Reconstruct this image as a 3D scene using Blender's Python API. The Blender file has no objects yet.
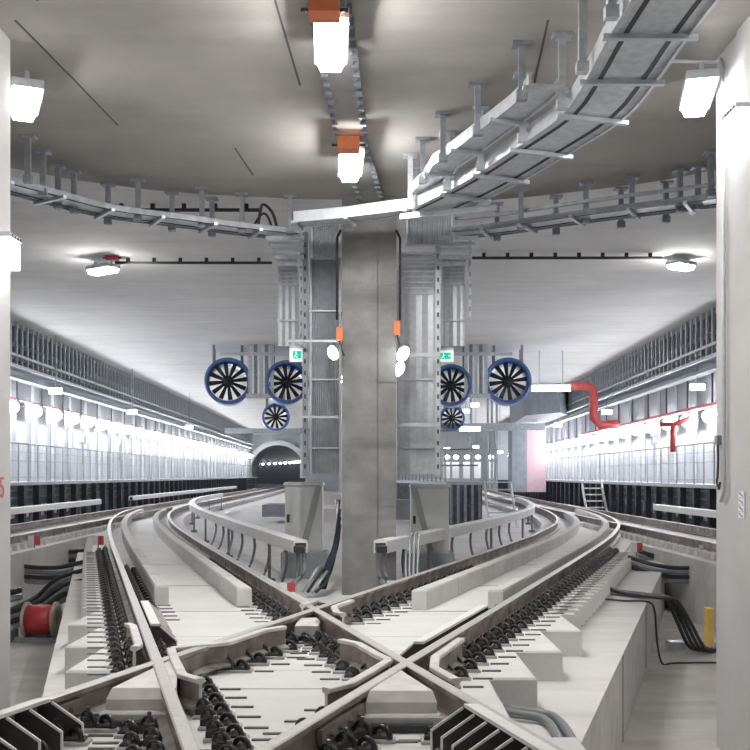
import bpy, math, random
from math import sin, cos, pi
random.seed(4)
scene = bpy.context.scene
COL = scene.collection
# ------------------------------------------------------------------ camera, world, exposure
F, EYE, CX, CY = 1000.0, 1.15, 375.0, 475.0     # focal length in pixels, eye height above the rail heads
cd = bpy.data.cameras.new('camera'); cam = bpy.data.objects.new('camera', cd); COL.objects.link(cam)
cam.location = (0, 0, EYE); cam.rotation_euler = (pi/2, 0, 0)
cd.sensor_width = 36; cd.lens = 36*F/750; cd.shift_y = 100/750; cd.clip_start = .05; cd.clip_end = 400
scene.camera = cam
w = bpy.data.worlds.new('world'); scene.world = w; w.use_nodes = True
w.node_tree.nodes['Background'].inputs[0].default_value = (.93, .95, 1, 1)
w.node_tree.nodes['Background'].inputs[1].default_value = .19
scene.view_settings.view_transform = 'Standard'; scene.view_settings.look = 'None'
scene.view_settings.gamma = 1; scene.view_settings.use_curve_mapping = False
scene.view_settings.exposure = .70
LAMP = 92.0; WALL_LAMP = 54.0; BACK_FILL = 5.0

def G(u, v, z):      # measured point at known height
    Y = F*(EYE-z)/(v-CY); return ((u-CX)*Y/F, Y, z)
def Q(u, v, Y):      # measured point at known distance
    return ((u-CX)*Y/F, Y, EYE-(v-CY)*Y/F)

# ------------------------------------------------------------------ materials
MATS = {}
def nt(name):
    m = bpy.data.materials.new(name); m.use_nodes = True
    n = m.node_tree; return m, n, n.nodes['Principled BSDF'], n.nodes.new, n.links.new
def plain(name, c, rough=.6, metal=0., var=.12, scale=9., bump=.0):
    m, n, b, new, ln = nt(name)
    tc = new('ShaderNodeTexCoord'); no = new('ShaderNodeTexNoise'); no.inputs['Scale'].default_value = scale
    no.inputs['Detail'].default_value = 5; ln(tc.outputs['Object'], no.inputs['Vector'])
    r = new('ShaderNodeValToRGB'); r.color_ramp.elements[0].position = .3; r.color_ramp.elements[1].position = .7
    r.color_ramp.elements[0].color = (*[x*(1-var) for x in c], 1); r.color_ramp.elements[1].color = (*[min(1, x*(1+var)) for x in c], 1)
    ln(no.outputs[0], r.inputs[0]); ln(r.outputs[0], b.inputs['Base Color'])
    b.inputs['Roughness'].default_value = rough; b.inputs['Metallic'].default_value = metal
    if bump:
        bp = new('ShaderNodeBump'); bp.inputs['Strength'].default_value = bump; bp.inputs['Distance'].default_value = .02
        ln(no.outputs[0], bp.inputs['Height']); ln(bp.outputs[0], b.inputs['Normal'])
    MATS[name] = m; return m
def concrete(name, c, var=.12, scale=1.2, stain=(.5, .48, .45), amt=.25, boards=0, rough=.85, bump=.25):
    m, n, b, new, ln = nt(name)
    tc = new('ShaderNodeTexCoord')
    a = new('ShaderNodeTexNoise'); a.inputs['Scale'].default_value = scale; a.inputs['Detail'].default_value = 8; a.inputs['Roughness'].default_value = .6
    ln(tc.outputs['Object'], a.inputs['Vector'])
    r = new('ShaderNodeValToRGB'); r.color_ramp.elements[0].position = .32; r.color_ramp.elements[1].position = .68
    r.color_ramp.elements[0].color = (*[x*(1-var) for x in c], 1); r.color_ramp.elements[1].color = (*[min(1, x*(1+var)) for x in c], 1)
    ln(a.outputs[0], r.inputs[0])
    mp = new('ShaderNodeMapping'); mp.inputs['Scale'].default_value = (.35, 2.2, 2.2); ln(tc.outputs['Object'], mp.inputs[0])
    s = new('ShaderNodeTexNoise'); s.inputs['Scale'].default_value = 1.4; s.inputs['Detail'].default_value = 7; ln(mp.outputs[0], s.inputs['Vector'])
    r2 = new('ShaderNodeValToRGB'); r2.color_ramp.elements[0].position = .48; r2.color_ramp.elements[1].position = .72
    r2.color_ramp.elements[0].color = (0, 0, 0, 1); r2.color_ramp.elements[1].color = (amt, amt, amt, 1); ln(s.outputs[0], r2.inputs[0])
    mx = new('ShaderNodeMix'); mx.data_type = 'RGBA'; ln(r2.outputs[0], mx.inputs[0]); ln(r.outputs[0], mx.inputs[6]); mx.inputs[7].default_value = (*stain, 1)
    out = mx.outputs[2]
    if boards:
        br = new('ShaderNodeTexBrick'); br.inputs['Scale'].default_value = boards; br.inputs['Mortar Size'].default_value = .006
        br.inputs['Color1'].default_value = (1, 1, 1, 1); br.inputs['Color2'].default_value = (.93, .93, .93, 1); br.inputs['Mortar'].default_value = (.72, .72, .72, 1)
        br.inputs['Brick Width'].default_value = 1.6; br.inputs['Row Height'].default_value = .55
        ln(tc.outputs['Object'], br.inputs['Vector'])
        m2 = new('ShaderNodeMix'); m2.data_type = 'RGBA'; m2.blend_type = 'MULTIPLY'; m2.inputs[0].default_value = 1
        ln(out, m2.inputs[6]); ln(br.outputs[0], m2.inputs[7]); out = m2.outputs[2]
    ln(out, b.inputs['Base Color']); b.inputs['Roughness'].default_value = rough
    f = new('ShaderNodeTexNoise'); f.inputs['Scale'].default_value = 35; f.inputs['Detail'].default_value = 4; ln(tc.outputs['Object'], f.inputs['Vector'])
    bp = new('ShaderNodeBump'); bp.inputs['Strength'].default_value = bump; bp.inputs['Distance'].default_value = .01
    ln(f.outputs[0], bp.inputs['Height']); ln(bp.outputs[0], b.inputs['Normal'])
    MATS[name] = m; return m
def glow(name, c, s):
    m, n, b, new, ln = nt(name); b.inputs['Base Color'].default_value = (.9, .9, .9, 1)
    b.inputs['Emission Color'].default_value = (*c, 1); b.inputs['Emission Strength'].default_value = s
    MATS[name] = m; return m
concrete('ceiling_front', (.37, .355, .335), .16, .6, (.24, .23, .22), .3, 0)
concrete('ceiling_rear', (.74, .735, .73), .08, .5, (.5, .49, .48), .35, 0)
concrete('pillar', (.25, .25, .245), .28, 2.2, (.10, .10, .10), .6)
concrete('side_wall', (.56, .55, .55), .06, 1.5, (.5, .49, .48), .2)
concrete('far_wall', (.50, .52, .55), .08, .8, (.4, .41, .43), .3)
concrete('haunch', (.10, .11, .13), .2, 2, (.05, .05, .06), .3)
concrete('slab', (.76, .75, .735), .05, 1.8, (.62, .60, .57), .35)
concrete('shoulder', (.73, .715, .70), .07, 1.4, (.5, .47, .44), .45)
concrete('pit_floor', (.58, .555, .53), .13, 1.3, (.36, .34, .32), .6)
concrete('block_side', (.76, .755, .745), .07, 2.5, (.55, .54, .52), .3)
concrete('kerb', (.70, .685, .67), .08, 3, (.6, .58, .55), .2)
plain('groove', (.10, .10, .10), .9)
plain('galv', (.60, .63, .66), .42, .7, .14, 14)
plain('galv_light', (.56, .58, .61), .45, .45, .1, 14)
plain('galv_dark', (.30, .32, .35), .5, .5, .2, 10)
plain('duct', (.52, .54, .57), .4, .75, .12, 10)
plain('slot', (.05, .055, .06), .7)
plain('rail_side', (.31, .27, .25), .6, .25, .45, 5, .3)
plain('rail_head', (.56, .54, .52), .48, .35, .08, 20)
plain('casting', (.70, .67, .64), .5, .1, .14, 7, .2)
plain('clip', (.05, .047, .048), .3, .55, .3, 30)
plain('plate', (.52, .51, .50), .5, .3, .15, 20)
plain('bolt', (.16, .15, .145), .35, .6, .2, 30)
plain('guard_steel', (.085, .068, .07), .55, .3, .3, 9)
plain('guard_top', (.86, .84, .81), .5, .05, .06, 8)
plain('beam_white', (.92, .92, .91), .45, 0, .04, 6)
plain('black_rubber', (.035, .035, .037), .5, 0, .2, 20)
plain('grey_conduit', (.22, .23, .235), .5, .1, .1, 20)
plain('cabinet', (.76, .775, .76), .5, .1, .05, 4)
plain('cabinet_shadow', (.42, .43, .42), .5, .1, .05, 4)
plain('plinth', (.30, .34, .35), .6, 0, .12, 7)
plain('channel_grey', (.30, .30, .29), .85, 0, .1, 8)
plain('orange', (.72, .20, .07), .5, 0, .1, 10)
plain('red_paint', (.62, .08, .09), .45, 0, .12, 8)
plain('red_pipe', (.42, .055, .055), .45, 0, .15, 8)
plain('pink_panel', (.70, .50, .53), .6, 0, .05, 4)
plain('white_paint', (.85, .85, .85), .5, 0, .04, 8)
plain('fan_blue', (.05, .15, .42), .35, .3, .2, 3)
plain('fan_pale', (.13, .22, .48), .35, .3, .2, 3)
plain('fan_black', (.012, .013, .02), .45, .1, .2, 8)
plain('dark_frame', (.06, .065, .08), .6, .2, .25, 6)
plain('deck_grey', (.55, .56, .59), .6, .2, .1, 5)
plain('handrail', (.30, .31, .33), .4, .5, .1, 8)
plain('platform_side', (.13, .14, .18), .6, .3, .25, 4)
plain('sign_green', (.02, .55, .35), .5)
plain('drum_red', (.50, .05, .06), .45, 0, .15, 9)
plain('wood', (.45, .38, .32), .7, 0, .15, 9)
plain('blue_rag', (.02, .03, .05), .7, 0, .3, 12)
plain('far_grey', (.30, .32, .36), .7, 0, .12, 3)
plain('yellow', (.75, .5, .12), .6)
glow('lamp_glow', (1, .985, .96), LAMP)
glow('rear_glow', (1, .985, .96), 85)
glow('edge_glow', (1, .985, .96), 32)
glow('side_glow', (1, .985, .96), 13)
glow('back_glow', (1, .985, .96), BACK_FILL)
glow('wall_glow', (.95, .97, 1), WALL_LAMP)
glow('small_glow', (.95, .98, 1), 8)
glow('pillar_glow', (1, .985, .96), 9)
glow('far_glow', (.95, .97, 1), 7)
glow('sign_glow', (.9, 1, .97), .35)
glow('sign_green_glow', (.0, .75, .5), .35); MATS['sign_green_glow'].node_tree.nodes['Principled BSDF'].inputs['Base Color'].default_value = (0, .4, .25, 1)

# ------------------------------------------------------------------ mesh builder
class MB:
    def __init__(s): s.v = []; s.f = []; s.mi = []; s.sm = []
    def add(s, vs, fs, mi=0, sm=False):
        o = len(s.v); s.v += [tuple(p) for p in vs]
        for f in fs: s.f.append([i+o for i in f]); s.mi.append(mi); s.sm.append(sm)
        return s
    def box(s, x0, x1, y0, y1, z0, z1, mi=0, bev=0.):
        if bev > 0:
            b = bev
            ring = lambda z, d: [(x0+d, y0+d+0, z), (x1-d, y0+d, z), (x1-d, y1-d, z), (x0+d, y1-d, z)]
            vs = ring(z0, 0)+ring(z1-b, 0)+ring(z1, b)
            fs = [(3, 2, 1, 0)]+[(i, (i+1) % 4, (i+1) % 4+4, i+4) for i in range(4)]+[(i+4, (i+1) % 4+4, (i+1) % 4+8, i+8) for i in range(4)]+[(8, 9, 10, 11)]
            return s.add(vs, fs, mi)
        vs = [(x0, y0, z0), (x1, y0, z0), (x1, y1, z0), (x0, y1, z0), (x0, y0, z1), (x1, y0, z1), (x1, y1, z1), (x0, y1, z1)]
        return s.add(vs, [(3, 2, 1, 0), (4, 5, 6, 7), (0, 1, 5, 4), (1, 2, 6, 5), (2, 3, 7, 6), (3, 0, 4, 7)], mi)
    def prism(s, poly, axis, a, b, mi=0):   # polygon extruded along an axis from a to b
        n = len(poly)
        def pt(p, t): return (t, p[0], p[1]) if axis == 'x' else (p[0], t, p[1]) if axis == 'y' else (p[0], p[1], t)
        vs = [pt(p, a) for p in poly]+[pt(p, b) for p in poly]
        return s.add(vs, [tuple(range(n))[::-1], tuple(range(n, 2*n))]+[(i, (i+1) % n, (i+1) % n+n, i+n) for i in range(n)], mi)
    def bar(s, p, q, w, h, mi=0):
        """box section bar between two points"""
        return s.sweep([(-w/2, -h/2), (w/2, -h/2), (w/2, h/2), (-w/2, h/2)], [p, q], mi)
    def sweep(s, prof, path, mi=0, closed=True, caps=True, sm=False, mis=None):
        n = len(prof); rings = []; side = None
        for i, p in enumerate(path):
            a = path[max(0, i-1)]; b = path[min(len(path)-1, i+1)]
            t = [b[k]-a[k] for k in range(3)]; L = math.sqrt(sum(x*x for x in t)) or 1; t = [x/L for x in t]
            if abs(t[2]) > .97 and side is None: side = (1, 0, 0)
            if abs(t[2]) <= .97 or side is None:
                r = (t[1], -t[0], 0); l = math.hypot(r[0], r[1]) or 1; r = (r[0]/l, r[1]/l, 0)
                if side and abs(t[2]) > .6 and (r[0]*side[0]+r[1]*side[1]) < 0: r = (-r[0], -r[1], 0)
                side = r
            r = side
            u = (r[1]*t[2]-r[2]*t[1], r[2]*t[0]-r[0]*t[2], r[0]*t[1]-r[1]*t[0])
            # miter
            rings.append([(p[0]+r[0]*x+u[0]*z, p[1]+r[1]*x+u[1]*z, p[2]+r[2]*x+u[2]*z) for x, z in prof])
        vs = [v for r in rings for v in r]; m = n if closed else n-1
        o = len(s.v)
        for i in range(len(rings)-1):
            for j in range(m):
                k = (j+1) % n
                s.f.append([o+i*n+j, o+(i+1)*n+j, o+(i+1)*n+k, o+i*n+k]); s.mi.append(mis[j] if mis else mi); s.sm.append(sm)
        s.v += vs
        if caps and closed:
            s.f.append([o+j for j in range(n)]); s.mi.append(mi); s.sm.append(False)
            s.f.append([o+(len(rings)-1)*n+j for j in range(n)][::-1]); s.mi.append(mi); s.sm.append(False)
        return s
    def tube(s, path, r, seg=8, mi=0):
        return s.sweep([(r*cos(2*pi*i/seg), r*sin(2*pi*i/seg)) for i in range(seg)], path, mi, sm=True)
    def lathe(s, prof, c, axis='z', seg=24, mi=0, sm=True, closed=False):
        """prof: (radius, along) pairs"""
        n = len(prof); vs = []
        for i in range(seg):
            a = 2*pi*i/seg
            for r, h in prof:
                x, y = r*cos(a), r*sin(a)
                vs.append({'z': (c[0]+x, c[1]+y, c[2]+h), 'y': (c[0]+x, c[1]+h, c[2]+y), 'x': (c[0]+h, c[1]+x, c[2]+y)}[axis])
        fs = []
        for i in range(seg):
            j = (i+1) % seg
            for k in range(n if closed else n-1):
                l = (k+1) % n
                fs.append((i*n+k, j*n+k, j*n+l, i*n+l))
        return s.add(vs, fs, mi, sm)
    def build(s, name, mats, parent=None, loc=None):
        me = bpy.data.meshes.new(name); me.from_pydata(s.v, [], s.f)
        for m in ([mats] if isinstance(mats, str) else mats): me.materials.append(MATS[m])
        me.polygons.foreach_set('material_index', s.mi); me.polygons.foreach_set('use_smooth', s.sm); me.update()
        import bmesh
        b = bmesh.new(); b.from_mesh(me); bmesh.ops.recalc_face_normals(b, faces=b.faces); b.to_mesh(me); b.free()
        o = bpy.data.objects.new(name, me); COL.objects.link(o)
        if parent: o.parent = parent
        if loc: o.location = loc
        return o
def tag(o, label, cat, group=None, kind=None):
    if label: o['label'] = label
    if cat: o['category'] = cat
    if group: o['group'] = group
    if kind: o['kind'] = kind
    return o
def empty(name, label, cat, loc=(0, 0, 0), group=None, rz=0):
    o = bpy.data.objects.new(name, None); COL.objects.link(o); o.location = loc; o.rotation_euler = (0, 0, rz)
    o.empty_display_size = .1
    return tag(o, label, cat, group)
def struct(name, mb, mat, label=None):
    o = mb.build(name, mat); o['kind'] = 'structure'
    if label: o['label'] = label
    return o
def copy_tree(o, kids, loc, label=None, group=None, rz=None, parts=True):
    c = o.copy(); COL.objects.link(c); c.location = loc
    if rz is not None: c.rotation_euler = (0, 0, rz)
    if label: c['label'] = label
    if group: c['group'] = group
    if parts:
        for k in kids:
            d = k.copy(); COL.objects.link(d); d.parent = c
            for g in [x for x in k.children]:
                e = g.copy(); COL.objects.link(e); e.parent = d
    return c
def smooth(pts, n=8):
    P = [pts[0]]+list(pts)+[pts[-1]]; out = []
    dim = len(pts[0])
    for i in range(1, len(P)-2):
        for k in range(n):
            t = k/n; a, b, c, d = P[i-1], P[i], P[i+1], P[i+2]
            out.append(tuple(.5*((2*b[j])+(-a[j]+c[j])*t+(2*a[j]-5*b[j]+4*c[j]-d[j])*t*t+(-a[j]+3*b[j]-3*c[j]+d[j])*t**3) for j in range(dim)))
    out.append(tuple(pts[-1])); return out
def lerp_tab(tab, y):
    if y <= tab[0][0]: a, b = tab[0], tab[1]
    elif y >= tab[-1][0]: a, b = tab[-2], tab[-1]
    else:
        for a, b in zip(tab, tab[1:]):
            if a[0] <= y <= b[0]: break
    return a[1]+(b[1]-a[1])*(y-a[0])/(b[0]-a[0])

# ------------------------------------------------------------------ track alignments (x as function of y)
def cr(tab):      # smooth table
    return [(p[0], p[1]) for p in smooth(tab, 6)]
CL = cr([(-3, -.64+.289*9.39), (2, -.64+.289*4.39), (6.39, -.64), (10, -1.683), (14, -2.84), (18, -3.99), (23, -5.35), (27.4, -6.4), (32, -7.25), (38, -7.9), (50, -8.35), (62, -8.65), (77, -9.1), (100, -9.9)])
CRR = cr([(-3, -.62-.34*9.05), (2, -.62-.34*4.05), (6.05, -.62), (10, .723), (14, 2.08), (17, 3.08), (20, 4.02), (24.5, 5.2), (29.5, 6.0), (36, 6.55), (50, 7.05), (62, 7.5), (75, 8.1), (95, 9.2)])
ML = cr([(9, -7.2), (14, -7.4), (18, -7.55), (25, -7.75), (32, -7.95), (38, -8.1), (50, -8.4), (62, -8.65), (77, -9.1), (100, -9.9)])
MR = cr([(9, 6.5), (14, 6.5), (18, 6.5), (25, 6.55), (32, 6.62), (38, 6.75), (50, 7.05), (62, 7.5), (75, 8.1), (95, 9.2)])
GH = .735
def off_pt(tab, y, d):
    x = lerp_tab(tab, y); s = (lerp_tab(tab, y+.2)-lerp_tab(tab, y-.2))/.4; L = math.hypot(s, 1)
    return (x+d/L, y-d*s/L)
def off_path(tab, y0, y1, d, z=0., step=1.0):
    n = max(1, int((y1-y0)/step)); return [(*off_pt(tab, y0+(y1-y0)*i/n, d), z) for i in range(n+1)]
def off_x(tab, y, d):    # x of the offset line at given y
    s = (lerp_tab(tab, y+.2)-lerp_tab(tab, y-.2))/.4
    return lerp_tab(tab, y)+d*math.hypot(s, 1)
RAIL_A = lambda y: off_x(CRR, y, -GH)
RAIL_D = lambda y: off_x(CRR, y, GH)
RAIL_B = lambda y: off_x(CL, y, GH)
RAIL_C = lambda y: off_x(CL, y, -GH)

# ------------------------------------------------------------------ setting
Z1, Z2 = 4.75, 5.2
PIT, SHO, TOP, ISL = -1.2, -.43, -.2, -.5
LW = [(9, -9.75), (27.8, -10.2), (60, -11.1), (101, -12.6)]
RW = [(9, 8.5), (26, 8.9), (60, 9.9), (80, 10.5), (101, 11.2)]
m = MB(); m.box(-13, 12, -6, 106, PIT-.3, PIT); struct('floor', m, 'pit_floor')
# front soffit with its curved edge
edge = [(10, 168), (75, 180), (150, 190), (200, 194), (300, 199), (375, 200), (480, 201), (540, 196), (600, 189), (660, 181), (714, 170)]
ep = [(-10.6, 10.2), (-6.5, 10.6)]+[G(u, v, Z1)[:2] for u, v in edge]+[(6.5, 10.8), (9.5, 10.2)]
poly = [(-10.6, -6), (9.5, -6)]+ep[::-1]
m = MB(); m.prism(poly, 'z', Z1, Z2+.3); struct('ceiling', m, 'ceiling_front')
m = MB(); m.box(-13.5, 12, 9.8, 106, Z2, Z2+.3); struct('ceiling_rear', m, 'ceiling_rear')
# side walls flanking the near chamber
m = MB(); m.box(-3.5, -3.02, -6, 8.28, PIT, Z1); m.box(-3.52, -3.0, -6, 7.5, PIT, Z1-.55)
struct('wall_left', m, 'side_wall')
m = MB(); m.box(2.96, 3.5, -6, 8.67, PIT, Z1); m.box(2.935, 3.5, -6, 8.12, PIT, Z1)
struct('wall_right', m, 'side_wall')
# long outer tunnel walls with pilasters
def long_wall(tab, s, y1):
    m = MB(); ys = [9+2*i for i in range(int((y1-9)/2)+1)]
    poly = [(lerp_tab(tab, y), y) for y in ys]; back = [(x+s*.5, y) for x, y in poly]
    m.prism(poly+back[::-1], 'z', PIT, Z2)
    for y in ys:
        x = lerp_tab(tab, y); m.box(min(x, x-s*.09), max(x, x-s*.09), y+.75, y+1.1, .95, 3.9)
    return m
struct('wall_outer_left', long_wall(LW, -1, 101), 'far_wall'); struct('wall_outer_right', long_wall(RW, 1, 101), 'far_wall')
# central pillar
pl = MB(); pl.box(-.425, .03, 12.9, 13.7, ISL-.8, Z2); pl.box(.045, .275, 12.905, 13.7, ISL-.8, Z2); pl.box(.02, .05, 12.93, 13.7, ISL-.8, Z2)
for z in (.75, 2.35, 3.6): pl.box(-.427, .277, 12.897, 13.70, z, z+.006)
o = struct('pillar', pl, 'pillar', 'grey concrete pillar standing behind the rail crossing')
# track slabs
def strip(m, fl, fr, y0, y1, z0, z1, step=1.0, mi=0):
    n = max(1, int((y1-y0)/step)); ys = [y0+(y1-y0)*i/n for i in range(n+1)]
    m.prism([(fl(y), y) for y in ys]+[(fr(y), y) for y in ys[::-1]], 'z', z0, z1, mi)
m = MB()
near_l = [(3.8, 4.9, -1.2), (4.9, 5.9, -1.5), (5.9, 6.9, -1.8), (6.9, 7.9, -2.14), (7.9, 9.06, -2.45), (9.06, 10.15, -2.78)]
near_r = [(3.0, 6.65, .76), (6.65, 7.67, 1.08), (7.67, 8.7, 1.44), (8.7, 9.7, 1.80)]
for i_, (y0, y1, x) in enumerate(near_l): m.box(x, -.3, y0, y1, SHO-.02, TOP, 0, .015)
for i_, (y0, y1, x) in enumerate(near_r): m.box(-.3, x, y0, y1, SHO-.02, TOP, 0, .015)
strip(m, lambda y: RAIL_A(y)-.1, lambda y: .3, -2, 6.9, SHO-.04, TOP+.001)
strip(m, lambda y: -.25, lambda y: RAIL_B(y)+.1, -2, 6.6, SHO-.05, TOP+.002)
strip(m, lambda y: RAIL_C(y)-.33, lambda y: RAIL_B(y)+.42, 10.15, 100, SHO-.04, TOP)
strip(m, lambda y: RAIL_A(y)-.42, lambda y: RAIL_D(y)+.33, 9.7, 95, SHO-.06, TOP-.001)
m.box(-1.9, .9, 8.35, 9.2, SHO-.03, TOP+.003)
ts = struct('floor_track_slab', m, 'slab', 'white concrete track slab under the crossing rails')
# transverse joints in the slab top
m = MB()
for y, xa, xb in ((9.9, -2.4, -1.15), (8.55, -1.95, -.75), (7.4, -1.55, -.5), (9.9, .2, 1.6), (8.5, -.3, 1.2), (7.2, -.1, .7), (12.2, -2.95, -1.75), (15, -3.8, -2.55), (12.2, 1.0, 2.15), (15, 1.9, 3.0), (6.3, -1.2, .1), (4.9, -1.0, -.05)):
    m.box(xa, xb, y, y+.012, TOP-.01, TOP+.002)
jt = m.build('expansion_joint', 'groove'); jt['kind'] = 'structure'
# shoulders
m = MB()
sl = lambda y: -2.3-.278*(y-6.87)
sr = lambda y: 1.2+.332*(y-5.85)
strip(m, sl, lambda y: .2, -2, 24, PIT, SHO); strip(m, lambda y: -.2, sr, -2, 20, PIT, SHO-.001)
strip(m, lambda y: RAIL_C(y)-.6, lambda y: 0, 24, 60, PIT, SHO-.002)
struct('floor_shoulder', m, 'shoulder')
m = MB()
for y in (8.8, 12.1): x = sr(y); m.box(x-.02, x+.006, y, y+.03, PIT, SHO-.01)
j = m.build('expansion_joint', 'groove'); j['kind'] = 'structure'
m = MB(); strip(m, lambda y: -9.0 if y > 40 else RAIL_B(y)+.4, lambda y: RAIL_A(y)-.4, 10.5, 100, PIT, ISL+.1); struct('floor_island', m, 'shoulder')
m = MB(); strip(m, lambda y: lerp_tab(LW, y)+.1, lambda y: lerp_tab(ML, y)+1.35, 9.5, 100, PIT, TOP-.002); struct('floor_main_left', m, 'shoulder')
m = MB(); strip(m, lambda y: lerp_tab(MR, y)-1.35, lambda y: lerp_tab(RW, y)-.1, 9.5, 95, PIT, TOP-.002); struct('floor_main_right', m, 'shoulder')
m = MB(); m.box(.78, 1.08, 3.6, 5.3, SHO, -.235, 0, .02)
tag(m.build('concrete_block', 'slab'), 'white concrete block at the bottom edge where grey conduits end', 'block')
# ------------------------------------------------------------------ rails
def rail_prof(): return ([(-.075, -.17), (.075, -.17), (.075, -.155), (.015, -.135), (.012, -.045), (.036, -.032), (.036, -.006), (.028, 0), (-.028, 0), (-.036, -.006), (-.036, -.032), (-.012, -.045), (-.015, -.135), (-.075, -.155)],
                         [0, 0, 0, 0, 0, 0, 1, 1, 1, 0, 0, 0, 0, 0])
def rail(tab, d, y0, y1, label, dz=0., group='running rails'):
    p, mis = rail_prof(); m = MB(); m.sweep(p, off_path(tab, y0, y1, d, dz, .8), 0, mis=mis)
    return tag(m.build('running_rail', ['rail_side', 'rail_head']), label, 'rail', group)
rail(CRR, -GH, -2, 95, 'running rail from bottom left past the front of the pillar to the right')
rail(CRR, GH, -2, 95, 'running rail curving right, the outer one of the right diverging track')
rail(CL, GH, -2, 100, 'running rail from bottom right past the front of the pillar to the left', .001)
rail(CL, -GH, -2, 100, 'running rail curving left, the outer one of the left diverging track', .001)
rail(ML, -GH, 9.5, 40, 'far running rail of the straight track beside the left walkway')
rail(ML, GH, 9.5, 36, 'near running rail of the straight track beside the left walkway', .001)
rail(MR, GH, 9.5, 40, 'far running rail of the straight track beside the right walkway')
rail(MR, -GH, 9.5, 36, 'near running rail of the straight track beside the right walkway', .001)
def check(pts, label):
    p, mis = rail_prof(); m = MB(); m.sweep([(x*.8, z*.8 if z > -.1 else z) for x, z in p], [(x, y, z+.012) for x, y, z in pts], 1, mis=[1 if i in (5, 6, 7, 8, 9) else 0 for i in range(14)])
    return tag(m.build('check_rail', ['rail_side', 'casting']), label, 'check rail', 'check rails at the crossings')
IA = (-.554, 8.52)
def on(f, y, d): return (f(y)+d, y, 0)
iac = 6.45; ibd = 6.02
check([on(RAIL_A, 7.55, .20), on(RAIL_A, 7.4, .12), on(RAIL_A, 6.85, .11), (RAIL_C(6.6)+.12, 6.62, 0)], 'check rail along the far left side of the diamond')
check([(RAIL_C(6.6)+.12, 6.6, 0), on(RAIL_C, 6.3, .11), on(RAIL_C, 5.75, .11), on(RAIL_C, 5.6, .2)], 'check rail along the near left side of the diamond')
check([on(RAIL_B, 6.95, -.2), on(RAIL_B, 6.8, -.12), on(RAIL_B, 6.4, -.11), (RAIL_D(6.2)-.12, 6.2, 0)], 'check rail along the far right side of the diamond')
check([(RAIL_D(6.18)-.12, 6.18, 0), on(RAIL_D, 5.85, -.11), on(RAIL_D, 5.5, -.11), on(RAIL_D, 5.35, -.18)], 'check rail along the near right side of the diamond')
check([on(RAIL_C, 7.7, -.12), on(RAIL_C, 7.6, -.085), on(RAIL_C, 6.75, -.085), on(RAIL_C, 6.65, -.12)], 'short check rail outside the left rail above its crossing')
check([on(RAIL_B, 9.15, .13), on(RAIL_B, 9.05, .09), (-.64, 8.82, 0)], 'short check rail left of the far diamond corner')
check([on(RAIL_A, 9.15, .13), (RAIL_A(8.75)+.12, 8.7, 0), on(RAIL_B, 8.35, .12), on(RAIL_B, 8.25, .15)], 'bent check rail right of the far diamond corner')
check([on(RAIL_D, 7.0, .12), (RAIL_D(6.35)+.12, 6.3, 0), on(RAIL_B, 5.95, .10), on(RAIL_B, 5.6, .10)], 'bent check rail right of the right diamond corner')
# frog castings
def frog(tip, yf, xl, xr, label):
    e = empty('frog_casting', label, 'rail crossing', (tip[0], tip[1], 0), 'cast crossing noses')
    m = MB(); tx, ty = tip; x0, x1 = xl-tx, xr-tx; y = yf-ty; g = .05
    vs = [(0, -.06, -.008), (x0, y+.02, -.008), (x1, y+.02, -.008), (x0-.02, y-.03, -.06), (x1+.02, y-.03, -.06), (x0-.02, y-.04, -.16), (x1+.02, y-.04, -.16), (0, -.06, -.17),
          (x0+.07, y+.02, -.008), (x1-.07, y+.02, -.008)]
    m.add(vs, [(0, 1, 8, 9, 2), (1, 3, 4, 2, 9, 8), (3, 5, 6, 4), (0, 7, 5, 3, 1), (0, 2, 4, 6, 7)])
    m.build('nose', 'casting', e)
    m = MB(); m.box(x0-.04, x1+.04, y-.10, y-.03, -.17, -.115, 0, .01); m.build('base_flange', 'casting', e)
    m = MB(); m.box(x0+.0, x1-.0, y-.14, y-.101, -.195, -.15, 0, .008); m.build('slot_plate', 'slot', e)
frog((RAIL_A(iac), iac), 5.42, -1.43, -1.08, 'white cast crossing nose at the left corner of the diamond')
frog((RAIL_D(ibd), ibd), 5.35, -.03, .31, 'white cast crossing nose at the right corner of the diamond')
e = empty('frog_casting', 'small cast block under the far tip of the diamond', 'rail crossing', (IA[0], IA[1], 0), 'cast crossing noses')
m = MB(); m.box(-.09, .10, -.5, -.22, -.17, -.03, 0, .03); m.build('nose', 'casting', e)
m = MB(); m.box(-.11, .12, -.56, -.505, -.195, -.14); m.build('slot_plate', 'slot', e)
# web stiffener ribs on near rails (parts of splice bars)
def splice(f, y, d, label):
    e = empty('splice_bar', label, 'splice bar', (f(y)+d, y, 0), 'splice bars on the rail webs')
    s = (f(y+.2)-f(y-.2))/.4; L = math.hypot(s, 1); t = (s/L, 1/L)
    m = MB(); m.bar((-t[0]*.3, -t[1]*.3, -.09), (t[0]*.3, t[1]*.3, -.09), .03, .075); m.build('bar', 'rail_side', e)
    for k in (-.2, -.07, .07, .2):
        m = MB(); m.lathe([(0, -.02), (.016, -.02), (.016, .02), (0, .02)], (t[0]*k+.012*(1 if d > 0 else -1), t[1]*k-.01, -.09), 'x', 6, sm=False); m.build('bolt', 'bolt', e)
splice(RAIL_A, 5.1, .035, 'splice bar on the bottom left rail'); splice(RAIL_D, 5.0, .035, 'splice bar on the rail below the right diamond corner')
splice(RAIL_A, 7.6, .035, 'splice bar on the far left side of the diamond'); splice(RAIL_D, 7.2, .035, 'splice bar on the rail right of the diamond')
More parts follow.
